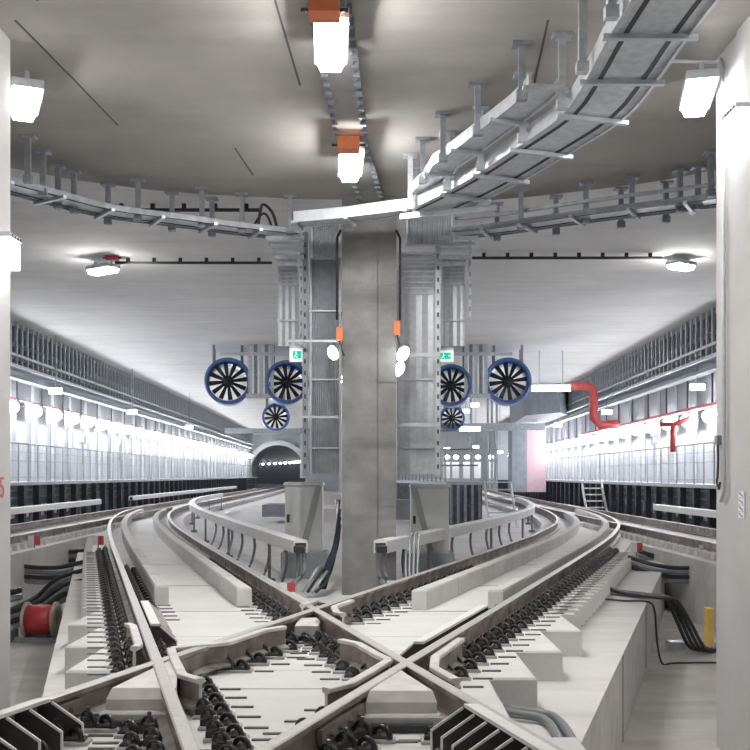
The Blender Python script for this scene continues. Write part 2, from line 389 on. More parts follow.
# ------------------------------------------------------------------ fasteners
def arc_pts(c, r, a0, a1, n, ax='y'):
    out = []
    for i in range(n+1):
        a = a0+(a1-a0)*i/n
        out.append((c[0]+r*cos(a), c[1], c[2]+r*sin(a)) if ax == 'y' else (c[0], c[1]+r*cos(a), c[2]+r*sin(a)))
    return out
def clip_tube(cx, cz, r, y0, w):
    m = MB()
    a = [(cx+r*cos(t), y0+w*(t/pi-.5), cz+r*1.15*sin(t)) for t in [pi*i/8*1.15-.2 for i in range(9)]]
    m2 = MB()
    # tube along a: sweep frames handled with generic ring
    for i in range(len(a)):
        p = a[i]; q = a[min(i+1, len(a)-1)]; o = a[max(i-1, 0)]
        t = [q[k]-o[k] for k in range(3)]; L = math.sqrt(sum(x*x for x in t)); t = [x/L for x in t]
        s_ = (0, 1, 0); u = (t[1]*s_[2]-t[2]*s_[1], t[2]*s_[0]-t[0]*s_[2], t[0]*s_[1]-t[1]*s_[0]); l = math.sqrt(sum(x*x for x in u)); u = [x/l for x in u]
        v = (t[1]*u[2]-t[2]*u[1], t[2]*u[0]-t[0]*u[2], t[0]*u[1]-t[1]*u[0])
        for k in range(6):
            an = 2*pi*k/6; rr = .0145
            m.v.append(tuple(p[j]+rr*(cos(an)*u[j]+sin(an)*v[j]) for j in range(3)))
    for i in range(len(a)-1):
        for k in range(6):
            l = (k+1) % 6; m.f.append([i*6+k, i*6+l, (i+1)*6+l, (i+1)*6+k]); m.mi.append(0); m.sm.append(True)
    m.f.append([0, 1, 2, 3, 4, 5]); m.mi.append(0); m.sm.append(False)
    m.f.append([(len(a)-1)*6+k for k in range(6)]); m.mi.append(0); m.sm.append(False)
    return m
def make_fast(s):
    e = empty('rail_fastener', 'x', 'rail fastener', (0, 0, -60)); kids = []
    a, b = sorted((s*.06, s*.285)); m = MB(); m.box(a, b, -.05, .05, TOP, TOP+.022, 0, .006); kids.append(m.build('base_plate', 'plate', e))
    a, b = sorted((s*.30, s*.43)); m = MB(); m.box(a, b, -.012, .012, TOP, TOP+.01); kids.append(m.build('anchor_strip', 'bolt', e))  # dark strip drawn as the shadow line of the slab groove
    kids.append(clip_tube(s*.115, TOP+.05, .042, 0, .075).build('clip', 'clip', e))
    kids.append(clip_tube(s*.215, TOP+.035, .038, -.01, .06).build('clip', 'clip', e))
    m = MB(); m.lathe([(0, .0), (.034, 0), (.034, .012), (.022, .014), (.022, .036), (.011, .038), (.011, .066), (0, .068)], (s*.115, 0, TOP+.062), 'z', 6, sm=False); kids.append(m.build('bolt', 'bolt', e))
    m = MB(); a, b = sorted((s*.07, s*.155)); m.box(a, b, -.03, .03, TOP+.02, TOP+.065, 0, .012); a, b = sorted((s*.16, s*.27)); m.box(a, b, -.035, .02, TOP+.02, TOP+.042, 0, .01); kids.append(m.build('shoulder_block', 'clip', e))
    m = MB(); m.lathe([(0, 0), (.026, 0), (.026, .02), (.012, .022), (.012, .04), (0, .042)], (s*.225, -.01, TOP+.035), 'z', 6, sm=False); kids.append(m.build('nut', 'bolt', e))
    return e, kids
FR, FRK = make_fast(1); FL, FLK = make_fast(-1)
used = {1: False, -1: False}; nfast = 0
def fasteners(f, s, y0, y1, label, group, step=.26, skip=()):
    global nfast
    y = y0
    while y < y1:
        if not any(a < y < b for a, b in skip):
            p, k = (FR, FRK) if s > 0 else (FL, FLK); loc = (f(y), y, 0)
            if not used[s]: used[s] = True; p.location = loc; p['label'] = label; p['group'] = group
            else: copy_tree(p, k, loc, label, group)
            nfast += 1
        y += step
fasteners(RAIL_C, -1, 6.75, 17.5, 'black clip fastener in the row left of the left diverging rail', 'fasteners left of the outer left rail')
fasteners(RAIL_C, 1, 6.95, 13.8, 'black clip fastener in the row right of the outer left rail', 'fasteners right of the outer left rail', skip=((7.5, 9.1),))
fasteners(RAIL_B, -1, 8.9, 15, 'black clip fastener between kerb and rail left of the pillar', 'fasteners left of the rail before the pillar')
fasteners(RAIL_D, 1, 6.35, 17.5, 'black clip fastener in the row right of the right diverging rail', 'fasteners right of the outer right rail')
fasteners(RAIL_D, -1, 8.2, 11, 'black clip fastener in the row left of the outer right rail', 'fasteners left of the outer right rail')
fasteners(RAIL_A, 1, 9.05, 13.8, 'black clip fastener between rail and kerb right of the pillar', 'fasteners right of the rail before the pillar')
fasteners(RAIL_A, 1, 6.85, 8.3, 'black clip fastener along the far left side inside the diamond', 'fasteners inside the diamond, far left side')
fasteners(RAIL_B, -1, 6.35, 8.3, 'black clip fastener along the far right side inside the diamond', 'fasteners inside the diamond, far right side', .24)
fasteners(lambda y: RAIL_C(y)+.1, 1, 4.6, 6.5, 'black clip fastener along the near left side inside the diamond', 'fasteners inside the diamond, near left side', .24)
fasteners(lambda y: RAIL_D(y)-.02, -1, 5.2, 5.75, 'black clip fastener along the near right side inside the diamond', 'fasteners inside the diamond, near right side')
fasteners(lambda y: RAIL_A(y)+.03, 1, 4.5, 5.3, 'black clip fastener in the bottom left corner triangle beside the rail', 'fasteners in the left near triangle')
fasteners(RAIL_C, -1, 4.2, 5.32, 'black clip fastener below the left cast crossing nose', 'fasteners below the left crossing nose', .24)
fasteners(RAIL_D, 1, 4.4, 5.2, 'black clip fastener on the left below the right cast crossing nose', 'fasteners below the right crossing nose', .22)
fasteners(RAIL_B, -1, 4.6, 5.22, 'black clip fastener on the right below the right cast crossing nose', 'fasteners on the right below the right crossing nose', .22)
print('fasteners', nfast)
# ------------------------------------------------------------------ guard brackets (fins under a pale top plate)
def guard(f, s, y0, y1, n, label, zt=.02, w=.17):
    e = empty('guard_bracket', label, 'guard', (f(y0), y0, 0), 'ribbed steel guards beside the rails')
    dx = (f(y1)-f(y0)); L = y1-y0
    d0 = .05*s
    m = MB(); z = zt
    pr = [(d0, z), (d0+s*.07, z), (d0+s*.07, z-.018), (d0, z-.018)]
    vs = [(x, 0, zz) for x, zz in pr]+[(x+dx, L, zz) for x, zz in pr]
    m.add(vs, [(0, 1, 2, 3), (7, 6, 5, 4)]+[(i, (i+1) % 4, (i+1) % 4+4, i+4) for i in range(4)]); m.build('top_plate', 'guard_top', e)
    for k in range(n):
        t = k/(n-1); ox, oy = dx*t, L*t
        pts = [(d0, z-.02), (d0+s*.075, z-.02), (d0+s*(w+.03), z-.13), (d0+s*(w+.03), -.2), (d0, -.2)]
        m = MB(); m.prism([(x+ox, zz) for x, zz in pts], 'y', oy, oy+.02, 0)
        m.sweep([(-.006, -.006), (.006, -.006), (.006, .006), (-.006, .006)], [(pts[1][0]+ox, oy-.004, pts[1][1]), (pts[2][0]+ox, oy-.004, pts[2][1]), (pts[3][0]+ox, oy-.004, pts[3][1])], 1)
        m.build('fin', ['guard_steel', 'guard_top'], e)
    m = MB(); vs = [(d0+.01*s, 0, -.05), (d0+.01*s, 0, -.2), (d0+.01*s+dx, L, -.2), (d0+.01*s+dx, L, -.05)]
    vs += [(x+.01, y, z_) for x, y, z_ in vs]; m.add(vs, [(0, 1, 2, 3), (7, 6, 5, 4), (0, 4, 5, 1), (1, 5, 6, 2), (2, 6, 7, 3), (3, 7, 4, 0)]); m.build('web', 'guard_steel', e)
guard(RAIL_A, 1, 3.9, 5.02, 8, 'large ribbed steel guard in the bottom left corner', .03, .2)
guard(RAIL_B, -1, 3.9, 4.9, 8, 'large ribbed steel guard at the bottom right of the rails', .03, .2)
guard(RAIL_C, 1, 7.6, 9.0, 7, 'ribbed guard with pale top plate inside the left diverging rail')
guard(RAIL_D, -1, 6.7, 8.6, 7, 'ribbed guard with pale top plate inside the right diverging rail', .035)
# ------------------------------------------------------------------ kerb blocks
def kerbs(f, d, y0, y1, label, group, w=.15, L=1.25):
    y = y0; first = True
    while y < y1:
        ye = min(y+L-.022, y1)
        m = MB(); xa, xb = f(y)+d, f(ye)+d
        def ring(z, b): return [(xa-f(y)+b-d, 0+b, z), (xa-f(y)-d+w-b, b, z), (xb-f(y)-d+w-b, ye-y-b, z), (xb-f(y)-d+b, ye-y-b, z)]
        vs = ring(TOP, 0)+ring(-.02, 0)+ring(0.0, .012)
        m.add(vs, [(3, 2, 1, 0)]+[(i, (i+1) % 4, (i+1) % 4+4, i+4) for i in range(4)]+[(i+4, (i+1) % 4+4, (i+1) % 4+8, i+8) for i in range(4)]+[(8, 9, 10, 11)])
        o = m.build('kerb_block', 'kerb', loc=(f(y)+d, y, 0))
        tag(o, (label+' nearest block with its end face showing') if first else 'pale concrete block within '+label, 'kerb block', group)
        first = False; y += L
kerbs(RAIL_C, .27, 10.4, 34, 'kerb inside the outer left rail', 'kerb blocks inside the outer left rail')
kerbs(RAIL_B, -.43, 10.2, 34, 'kerb beside the rail left of the pillar', 'kerb blocks left of the pillar')
kerbs(RAIL_A, .42, 10.0, 34, 'kerb beside the rail right of the pillar', 'kerb blocks right of the pillar')
kerbs(RAIL_D, -.37, 10.0, 34, 'kerb inside the outer right rail', 'kerb blocks inside the outer right rail')
# ------------------------------------------------------------------ sleeper end blocks (teeth)
m = MB(); m.add([(0, 0, 0), (.2, 0, 0), (.2, .16, 0), (0, .16, 0), (.01, .01, .2), (.19, .01, .2), (.19, .15, .2), (.01, .15, .2)],
                [(3, 2, 1, 0), (4, 5, 6, 7), (0, 1, 5, 4), (1, 2, 6, 5), (2, 3, 7, 6), (3, 0, 4, 7)])
tooth = m.build('sleeper_end', 'kerb', loc=(0, 0, -60)); tooth['category'] = 'sleeper end'; tfirst = True
def teeth(f, d, y0, y1, step, label, group, z=TOP):
    global tfirst
    y = y0
    while y < y1:
        loc = (f(y)+d, y, z)
        if tfirst: o = tooth; o.location = loc; tfirst = False
        else: o = tooth.copy(); COL.objects.link(o); o.location = loc
        o['label'] = label; o['group'] = group; y += step
        o.scale = (1, 1, .5 if z == TOP else 1)
teeth(RAIL_C, -.50, 10.3, 24, .32, 'small concrete sleeper end on the left slab edge', 'sleeper ends of the left slab edge', SHO+.01)
teeth(RAIL_D, .345, 9.8, 24, .32, 'small concrete sleeper end on the right slab edge', 'sleeper ends of the right slab edge', SHO+.01)
teeth(lambda y: lerp_tab(ML, y)+GH, .25, 14, 27, .42, 'sleeper end on the far left track slab above the pit', 'sleeper ends of the far left track')
teeth(lambda y: lerp_tab(MR, y)-GH, -.45, 14, 27, .42, 'sleeper end on the far right track slab above the pit', 'sleeper ends of the far right track')
# ------------------------------------------------------------------ third rail cover beams
def cover(path, label, step=0):
    e = empty('conductor_rail_cover', label, 'conductor rail', path[0], 'white conductor rail covers')
    p0 = path[0]; P = [(x-p0[0], y-p0[1], z-p0[2]) for x, y, z in path]
    m = MB(); m.sweep([(-.085, -.085), (-.07, -.085), (-.07, .04), (.07, .04), (.07, -.085), (.085, -.085), (.085, .065), (.06, .08), (-.06, .08), (-.085, .065)], P); m.build('cover', 'beam_white', e)
    m = MB(); m.sweep([(-.03, -.06), (.03, -.06), (.03, .03), (-.03, .03)], P); m.build('conductor', 'slot', e)
    n = 0
    for i in range(3, len(P), 6):
        x, y, z = P[i]; m = MB(); m.bar((x, y, z-.05), (x+.001, y, ISL+.05-p0[2]+.0), .04, .04); m.bar((x-.08, y, ISL+.13-p0[2]), (x+.08, y, ISL+.13-p0[2]), .06, .06)
        m.build('support', 'grey_conduit', e)
CZ = .27
cover([(RAIL_A(y)-.68, y, CZ) for y in [12.35+i*.7 for i in range(35)]], 'white conductor rail cover curving away right of the pillar')
cover([(RAIL_B(y)+.68, y, CZ) for y in [12.35+i*.7 for i in range(46)]], 'white conductor rail cover curving away left of the pillar')
cover([(lerp_tab(ML, y)-GH-.45, y, CZ) for y in [14+i*.8 for i in range(25)]], 'white conductor rail cover beside the left walkway, nearer length')
cover([(lerp_tab(ML, y)-GH-.45, y, CZ) for y in [38+i*1.2 for i in range(30)]], 'white conductor rail cover beside the left walkway, farther length')
cover([(lerp_tab(MR, y)+GH+.45, y, CZ) for y in [14+i*.8 for i in range(18)]], 'white conductor rail cover beside the right walkway')
# curved feeder cables from the covers down to the floor
def cable(path, r, mat, label, group=None, name='cable', n=6):
    m = MB(); m.tube(smooth(path, n), r, 7); return tag(m.build(name, mat), label, 'cable', group)
for i in range(7):
    y = 13.3+i*1.25; x = RAIL_B(y)+.68
    cable([(x, y, CZ-.05), (x+.02, y-.05, CZ-.3), (x-.05, y-.35, ISL+.2), (x-.25, y-.7, ISL+.14), (x-.75, y-.8, ISL+.13)], .022, 'grey_conduit', 'grey feeder cable looping from the cover left of the pillar to the floor', 'feeder cables left of the pillar')
    x = RAIL_A(y)-.68
    cable([(x, y, CZ-.05), (x-.02, y-.05, CZ-.3), (x+.05, y-.35, ISL+.2), (x+.25, y-.7, ISL+.14), (x+.7, y-.8, ISL+.13)], .022, 'grey_conduit', 'grey feeder cable looping from the cover right of the pillar to the floor', 'feeder cables right of the pillar')
for s, f in ((1, RAIL_B), (-1, RAIL_A)):
    x = f(12.4)+.68*s; y = 12.4; nm = 'left' if s > 0 else 'right'
    for k in (0, 1):
        cable([(x-.03+.07*k, y+.05, CZ-.03), (x-.03+.07*k, y, CZ-.35), (x-s*(.1+.1*k), y-.25, ISL+.25), (x-s*.35, y-.4, ISL+.13), (x-s*.95, y-.4, ISL+.12)], .03, 'grey_conduit', 'thick grey cable hanging from the near end of the %s cover' % nm, 'thick cables at the %s cover end' % nm)
    e = empty('end_cap', 'black end cap on the near end of the %s conductor cover' % nm, 'end cap', (x, 12.3, CZ))
    m = MB(); m.box(-.068, .068, -.02, .05, -.075, .02, 0, .02); m.build('cap', 'black_rubber', e)
# ------------------------------------------------------------------ cabinets
def cabinet(u0, u1, vt, vb, Y, s, label):
    x0, _, zt = Q(u0, vt, Y); x1, _, zb = Q(u1, vb, Y); e = empty('equipment_cabinet', label, 'cabinet', ((x0+x1)/2, Y, ISL+.1)); w = (x1-x0)/2
    zt -= ISL+.1; zb -= ISL+.1; D = .42
    m = MB(); m.box(-w, w, .02, D, zb, zt-.05, 0, .01); m.build('body', 'cabinet', e)
    m = MB(); m.box(-w-.02, w+.02, -.01, D+.03, zt-.05, zt, 0, .02); m.build('roof', 'cabinet', e)
    m = MB(); m.box(-w+.02, w-.02, 0, .02, zb+.03, zt-.07, 0, .004); d = m.build('door', 'cabinet', e)
    m = MB(); m.box(-w*.9, -w*.75, -.02, 0, (zb+zt)/2-.08, (zb+zt)/2+.04); m.build('handle', 'slot', d)
    m = MB(); m.box(-w-.06, w+.08, -.05, D+.05, 0, zb, 0, .015); m.build('plinth', 'plinth', e)
    # sloping strip in a darker cabinet colour, painted as a shadow
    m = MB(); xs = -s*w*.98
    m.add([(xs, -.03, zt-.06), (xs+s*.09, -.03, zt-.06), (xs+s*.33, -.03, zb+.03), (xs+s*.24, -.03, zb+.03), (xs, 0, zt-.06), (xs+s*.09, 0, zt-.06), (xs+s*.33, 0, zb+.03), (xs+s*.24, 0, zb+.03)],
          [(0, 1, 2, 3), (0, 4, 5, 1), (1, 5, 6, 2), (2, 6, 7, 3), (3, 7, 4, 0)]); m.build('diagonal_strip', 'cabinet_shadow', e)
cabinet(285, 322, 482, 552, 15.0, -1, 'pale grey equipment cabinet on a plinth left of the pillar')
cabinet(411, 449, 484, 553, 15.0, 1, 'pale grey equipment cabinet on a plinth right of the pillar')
# ------------------------------------------------------------------ marker boards
def marker(u, v, Y, w, label, flip=False):
    x, y, z = Q(u, v, Y); h = .13*Y/14
    e = empty('marker_board', label, 'marker board', (x, y, z), 'red and white marker boards'); w = w*Y/F
    m = MB(); a, b = ('white_paint', 'red_paint') if not flip else ('red_paint', 'white_paint')
    m = MB(); m.box(-w/2, 0, 0, .01, 0, h); m.build('panel', a, e)
    m = MB(); m.box(0, w/2, 0, .01, 0, h); m.build('panel', b, e)
    m = MB(); m.box(-.01, .01, .011, .025, -.25, h*.9); m.build('bracket', 'grey_conduit', e)
marker(287, 592, 11.0, 16, 'red and white marker board in front of the left cabinet')
marker(395, 590, 11.2, 16, 'white and red marker board behind the rail right of the pillar')
marker(34, 545, 18.5, 12, 'red and white marker board farthest left above the pit')
marker(98, 545, 18, 11, 'red and white marker board where the left diverging rail begins to curve')
marker(637, 552, 17.0, 11, 'red and white marker board beside the right diverging rail')
marker(705, 554, 17.5, 12, 'red and white marker board at the right above the pit')
# ------------------------------------------------------------------ cable bundles across the pits
def bundle(pts, n, r, label, group, mat='black_rubber', spread=(0, 0, 1)):
    for k in range(n):
        q = [(x+spread[0]*k*r*2.1, y+spread[1]*k*r*2.1+(k % 2)*r*.6, z-spread[2]*k*r*2.1) for x, y, z in pts]
        cable(q, r, mat if k % 2 == 0 else 'galv_dark', label, group)
bundle([Q(51, 543, 23), Q(70, 545, 23), Q(100, 545, 23)], 3, .045, 'black cable in the farthest bundle across the left pit', 'farthest left pit cables')
bundle([Q(17, 550, 20.5), Q(45, 553, 20.5), Q(102, 549, 20.5)], 4, .042, 'black cable in the second farthest bundle across the left pit', 'second left pit cables')
bundle([Q(-10, 560, 18), Q(20, 566, 17.7), Q(60, 567, 17.5), Q(104, 556, 17.2)], 4, .042, 'black cable in the middle bundle across the left pit', 'middle left pit cables')
bundle([Q(5, 612, 15.5), Q(35, 598, 16), Q(55, 580, 16), Q(80, 571, 16), Q(105, 566, 16)], 4, .036, 'black cable rising from the left pit, upper sloping bundle', 'upper sloping left pit cables')
bundle([Q(5, 614, 15), Q(38, 602, 15), Q(62, 586, 15), Q(85, 580, 15), Q(106, 575, 14.8)], 4, .036, 'black cable rising from the left pit, lower sloping bundle', 'lower sloping left pit cables')
bundle([Q(640, 546, 21), Q(660, 549, 21), Q(684, 548, 21)], 4, .042, 'black cable in the farthest bundle across the right pit', 'farthest right pit cables')
bundle([Q(636, 550, 18.5), Q(665, 558, 18.5), Q(705, 555, 18.5)], 3, .042, 'black cable in the middle bundle across the right pit', 'middle right pit cables')
bundle([Q(628, 557, 16.6), Q(655, 565, 16.4), Q(685, 568, 16.4), Q(735, 564, 16.4)], 4, .036, 'black cable in the nearest bundle across the right pit', 'nearest right pit cables')
for k in range(4):
    d = k*.045
    cable([(3.05+d*.2, 13.6-d, -.33), (3.2, 13.3-d*2, -.385), (3.5, 12.85-d*2, -.385), (3.72+d*.4, 12.8-d*2, -.43), (3.9+d, 12.9-d, -.75), (4.15+d*1.2, 13.2-d, -1.12), (4.4+d, 13.4-d, PIT+.03)], .024, 'black_rubber', 'black cable dropping off the right shoulder into the pit', 'black cables over the right shoulder')
cable([(2.85, 12.6, SHO+.02), (3.1, 12.4, SHO+.02), (3.36, 12.3, SHO+.02), (3.44, 12.3, SHO-.1), (3.47, 12.3, -.9), (3.55, 12.35, PIT+.02), (3.75, 12.4, PIT+.02), (4.7, 12.45, PIT+.02), (5.1, 12.5, PIT+.02)], .013, 'black_rubber', 'thin black cable down the right shoulder and along the pit floor')
m = MB(); m.box(3.95, 5.1, 13.4, 13.6, PIT, PIT+.11, 0, .01); m.lathe([(0, 0), (.012, 0), (.012, .01), (0, .012)], (4.1, 13.39, PIT+.06), 'y', 8); m.lathe([(0, 0), (.012, 0), (.012, .01), (0, .012)], (4.5, 13.39, PIT+.06), 'y', 8)
tag(m.build('cable_trunking', 'galv'), 'grey cable trunking lying across the right pit floor', 'trunking')
for k in range(2):
    cable([(.66, 6.62-.09*k, -.34), (.85, 6.54-.09*k, -.38), (1.08-.05*k, 6.46-.09*k, -.392), (1.15-.07*k, 6.3-.08*k, -.392), (1.15-.075*k, 5.9, -.392), (1.10-.07*k, 5.2, -.392)], .03, 'grey_conduit', 'grey conduit bending over the shoulder at the bottom right', 'grey conduits at the bottom right')
for k in range(4):
    cable([(-.75-.05*k, 12.6, -.33), (-.62-.04*k, 12.7, -.2+.05*k), (-.55-.02*k, 13.2, .0), (-.52, 13.6, .3), (-.50-.015*k, 13.9, .8)], .02, 'galv' if k % 2 else 'black_rubber', 'cable climbing from the floor beside the left foot of the pillar', 'cables at the left foot of the pillar')
    cable([(.42+.05*k, 12.9, -.33), (.40+.05*k, 13.0, -.15), (.40+.055*k, 13.1, .1), (.41+.055*k, 13.2, .32), (.5+.03*k, 13.5, .36), (.55, 14, .3)], .017, 'galv_light', 'pale conduit standing beside the right foot of the pillar', 'pale conduits at the right foot of the pillar')
for k in range(3):
    cable([(-.64-.03*k, 12.75, -.3), (-.56-.03*k, 12.95, .0), (-.49-.02*k, 13.1, .25), (-.465, 13.15, .5+.1*k)], .022, 'blue_rag', 'dark blue cable standing against the left side of the pillar', 'blue cables at the pillar')
cable([(-1.5, 11.6, ISL+.12), (-1.1, 11.55, ISL+.16), (-.8, 11.3, ISL+.2), (-.45, 11.2, -.33), (-.2, 11.3, -.33), (.1, 11.6, -.36)], .035, 'black_rubber', 'black hose lying behind the far diamond corner')
# ------------------------------------------------------------------ hose drum and clutter in left pit
e = empty('cable_drum', 'red cable drum lying on its side in the left pit', 'cable drum', (-4.74, 14.2, PIT+.30)); e.scale = (.76, .76, .76)
m = MB(); m.lathe([(0, -.24), (.27, -.24), (.28, 0), (.27, .24), (0, .24)], (0, 0, 0), 'x', 28); m.build('winding', 'drum_red', e)
for s in (-1, 1): m = MB(); m.lathe([(.05, s*.25), (.33, s*.25), (.33, s*.29), (.05, s*.29)], (0, 0, 0), 'x', 28, closed=True); m.build('flange', 'wood', e)
m = MB(); m.box(-.4, .4, -.3, -.22, -.42, -.3); m.box(-.4, .4, .22, .3, -.42, -.3); m.box(-.04, .04, -.25, .25, -.40, -.34); m.build('cradle', 'galv_dark', e)
m = MB(); m.box(-5.45, -5.1, 13.9, 14.3, PIT, PIT+.2, 0, .03)
tag(m.build('junction_box', 'galv_dark'), 'grey steel box on the floor left of the red drum', 'box')
bundle([(-6.3, 15, -.75), (-5.9, 15, -.7), (-5.5, 15, -.62), (-5.4, 15.2, -.6)], 2, .05, 'thick black hose stub above the boxes left of the red drum', 'hose stubs by the drum')
m = MB(); m.box(3.98, 4.05, 11.95, 12.1, -.9, -.45); tag(m.build('warning_post', 'yellow'), 'small orange yellow post beside the right column', 'post')
# ------------------------------------------------------------------ walkways
def walkway(tab, s, inner, y0, y1, zd, label, glabel, side):
    e = empty('walkway', label, 'walkway', (0, 0, 0))
    ys = [y0+(y1-y0)*i/40 for i in range(41)]; ex = lambda y: lerp_tab(tab, y)-s*inner
    m = MB(); m.prism([(ex(y), y) for y in ys]+[(lerp_tab(tab, y)-s*.0, y) for y in ys[::-1]], 'z', zd-.09, zd); m.build('deck', 'deck_grey', e)
    m = MB(); m.prism([(ex(y)+s*.45, y) for y in ys]+[(ex(y)+s*.5, y) for y in ys[::-1]], 'z', TOP, zd-.1); m.build('back_panel', 'platform_side', e)
    for zz in (.72, .52, .3):
        m = MB(); m.prism([(ex(y)+s*.25, y) for y in ys]+[(ex(y)+s*.42, y) for y in ys[::-1]], 'z', zz, zz+.045); m.build('cable_shelf', 'galv_dark', e)
    y = y0+.5; n = 0
    while y < y1 and n < 60:
        x = ex(y)+s*.05; m = MB(); m.box(min(x, x+s*.16), max(x, x+s*.16), y, y+.18, TOP, zd-.09); m.build('post', 'dark_frame', e); y += 1.25; n += 1
        if n < 16:
            x = ex(y)+s*.22; m = MB(); m.box(min(x, x+s*.06), max(x, x+s*.06), y-1.0, y-.18, .02, .30); m.build('panel', 'galv', e)
    g = empty('guardrail', glabel, 'guardrail', (0, 0, 0))
    hx = lambda y: ex(y)+s*.08
    for zz, r in ((zd+1.0, .022), (zd+.55, .012), (zd+.12, .012), (zd+.78, .010)):
        m = MB(); m.tube([(hx(y), y, zz) for y in ys], r, 6); m.build('rail', 'handrail', g)
    y = y0+.3; n = 0
    while y < y1 and n < 90:
        x = hx(y); m = MB(); m.box(x-.014, x+.014, y-.014, y+.014, zd, zd+1.0); m.build('baluster', 'handrail', g); y += .8; n += 1
walkway(LW, -1, 1.0, 12, 100, .97, 'raised grey walkway on dark posts along the left wall', 'metal guardrail along the left walkway', 'left')
walkway(RW, 1, .95, 12, 78, .92, 'raised grey walkway on dark posts along the right wall', 'metal guardrail along the right walkway', 'right')
# ------------------------------------------------------------------ wall lamps, racks, pipes
def lamp_row(tab, s, z, ys, label, group):
    e0 = None
    for y in ys:
        x = lerp_tab(tab, y)-s*.42
        if e0 is None:
            e0 = empty('wall_lamp', label, 'lamp', (x, y, z), group); kids = []
            m = MB(); m.lathe([(0, -.18), (.10, -.155), (.17, -.09), (.19, 0), (.17, .06), (.11, .10), (0, .11)], (0, 0, 0), 'z', 10); kids.append(m.build('globe', 'wall_glow', e0))
            m = MB(); m.box(-.09, .09, -.09, .09, .10, .15); m.box(min(0, s*.42), max(0, s*.42), -.02, .02, .11, .14); kids.append(m.build('bracket', 'galv_light', e0)); m = MB(); m.box(min(s*.2, s*.23), max(s*.2, s*.23), -.26, .26, -.22, .34, 0, .02); kids.append(m.build('reflector_plate', 'galv_dark', e0))  # plate added behind the globe to keep its light off the wall
        else: copy_tree(e0, kids, (x, y, z))
lamp_row(LW, -1, 3.0, [28.9-4+2*i for i in range(37)], 'bright round lamp in the long row on the left tunnel wall', 'lamps along the left wall')
lamp_row(RW, 1, 2.65, [27.3-4+2*i for i in range(30)], 'bright round lamp in the long row on the right tunnel wall', 'lamps along the right wall')
def rack(tab, s, y0, y1, side):
    m = MB(); ys = [y0+(y1-y0)*i/30 for i in range(31)]; wx = lambda y: lerp_tab(tab, y)
    m.prism([(wx(y)-s*.35, y) for y in ys]+[(wx(y)+s*.1, y) for y in ys[::-1]], 'z', 4.15, Z2); struct('beam_'+side, m, 'haunch')
    e = empty('cable_rack', 'long dark rack of cable hangers under the ceiling along the %s wall' % side, 'cable rack', (0, 0, 0))
    for zz, a, b in ((3.98, .38, .78), (4.28, .4, .72)):
        m = MB(); m.prism([(wx(y)-s*a, y) for y in ys]+[(wx(y)-s*b, y) for y in ys[::-1]], 'z', zz, zz+.07); m.build('tray', 'galv', e)
    m = MB(); m.prism([(wx(y)-s*.35, y) for y in ys]+[(wx(y)-s*.66, y) for y in ys[::-1]], 'z', 3.72, 3.80); m.build('lower_tray', 'galv_dark', e)
    m = MB()
    for k in range(3): m.tube([(wx(y)-s*(.45+.1*k), y, 4.1) for y in ys], .045, 5)
    m.build('cables', 'black_rubber', e)['kind'] = 'stuff'
    y = max(y0, 22); n = 0; rest = MB()
    while y < y1:
        x = wx(y)-s*.66; b = MB() if n < 98 else rest
        b.box(x-.03, x+.03, y-.035, y+.035, 4.0, Z2-.01); b.box(min(x, x+s*.3), max(x, x+s*.3), y-.03, y+.03, 4.62, 4.67)
        if n < 98: b.build('hanger', 'galv', e)
        n += 1; y += .45
    if rest.v: o = rest.build('hanger', 'galv', e); o['kind'] = 'stuff'
rack(LW, -1, 12, 96, 'left'); rack(RW, 1, 12, 80, 'right')
def wall_pipe(tab, s, z, d, r, y0, y1, mat, label):
    m = MB(); m.tube([(lerp_tab(tab, y)-s*d, y, z) for y in [y0+(y1-y0)*i/24 for i in range(25)]], r, 8); return tag(m.build('wall_pipe', mat), label, 'pipe')
wall_pipe(LW, -1, 3.22, .35, .035, 14, 95, 'red_pipe', 'thin red pipe above the lamps on the left wall')
wall_pipe(RW, 1, 2.92, .35, .07, 14, 44, 'red_pipe', 'red fire pipe along the right wall above the lamps')
# drop rods from racks to lamp pipe
for tab, s, zz, y0, n, sd in ((LW, -1, 3.2, 23, 14, 'left'), (RW, 1, 2.9, 23, 12, 'right')):
    for k in range(n):
        y = y0+k*2.2; x = lerp_tab(tab, y)-s*.38; m = MB(); m.box(x-.02, x+.02, y-.02, y+.02, zz, 3.75)
        m.box(x-.03, x+.03, y-.05, y+.05, zz-.03, zz+.02)
        tag(m.build('drop_rod', 'dark_frame'), 'thin dark rod hanging from the %s cable rack to the pipe' % sd, 'rod', 'drop rods on the %s wall' % sd)
# emergency lights under racks
def small_light(u, v, Y, label, w=.36, h=.16, gl='small_glow'):
    rod = Z2-Q(u, v, Y)[2]
    x, y, z = Q(u, v, Y); e = empty('emergency_light', label, 'light', (x, y, z), 'small rectangular emergency lights')
    m = MB(); m.box(-w/2, w/2, 0, .08, -h/2, h/2); m.build('diffuser', gl, e)
    m = MB(); m.box(-w/2-.02, w/2+.02, .02, .1, h/2, h/2+.03); m.box(-.012, .012, .03, .055, h/2, rod); m.build('bracket', 'galv_dark', e)
small_light(55, 391, 29, 'small rectangular light under the left rack, nearest of three'); small_light(132, 412, 38, 'small rectangular light under the left rack, middle of three'); small_light(189, 427, 49, 'small rectangular light under the left rack, farthest of three')
small_light(698, 387, 26, 'small rectangular light under the right rack, nearest of three'); small_light(607, 412, 37, 'small rectangular light under the right rack, middle of three'); small_light(558, 425, 46, 'small rectangular light under the right rack, farthest of three')
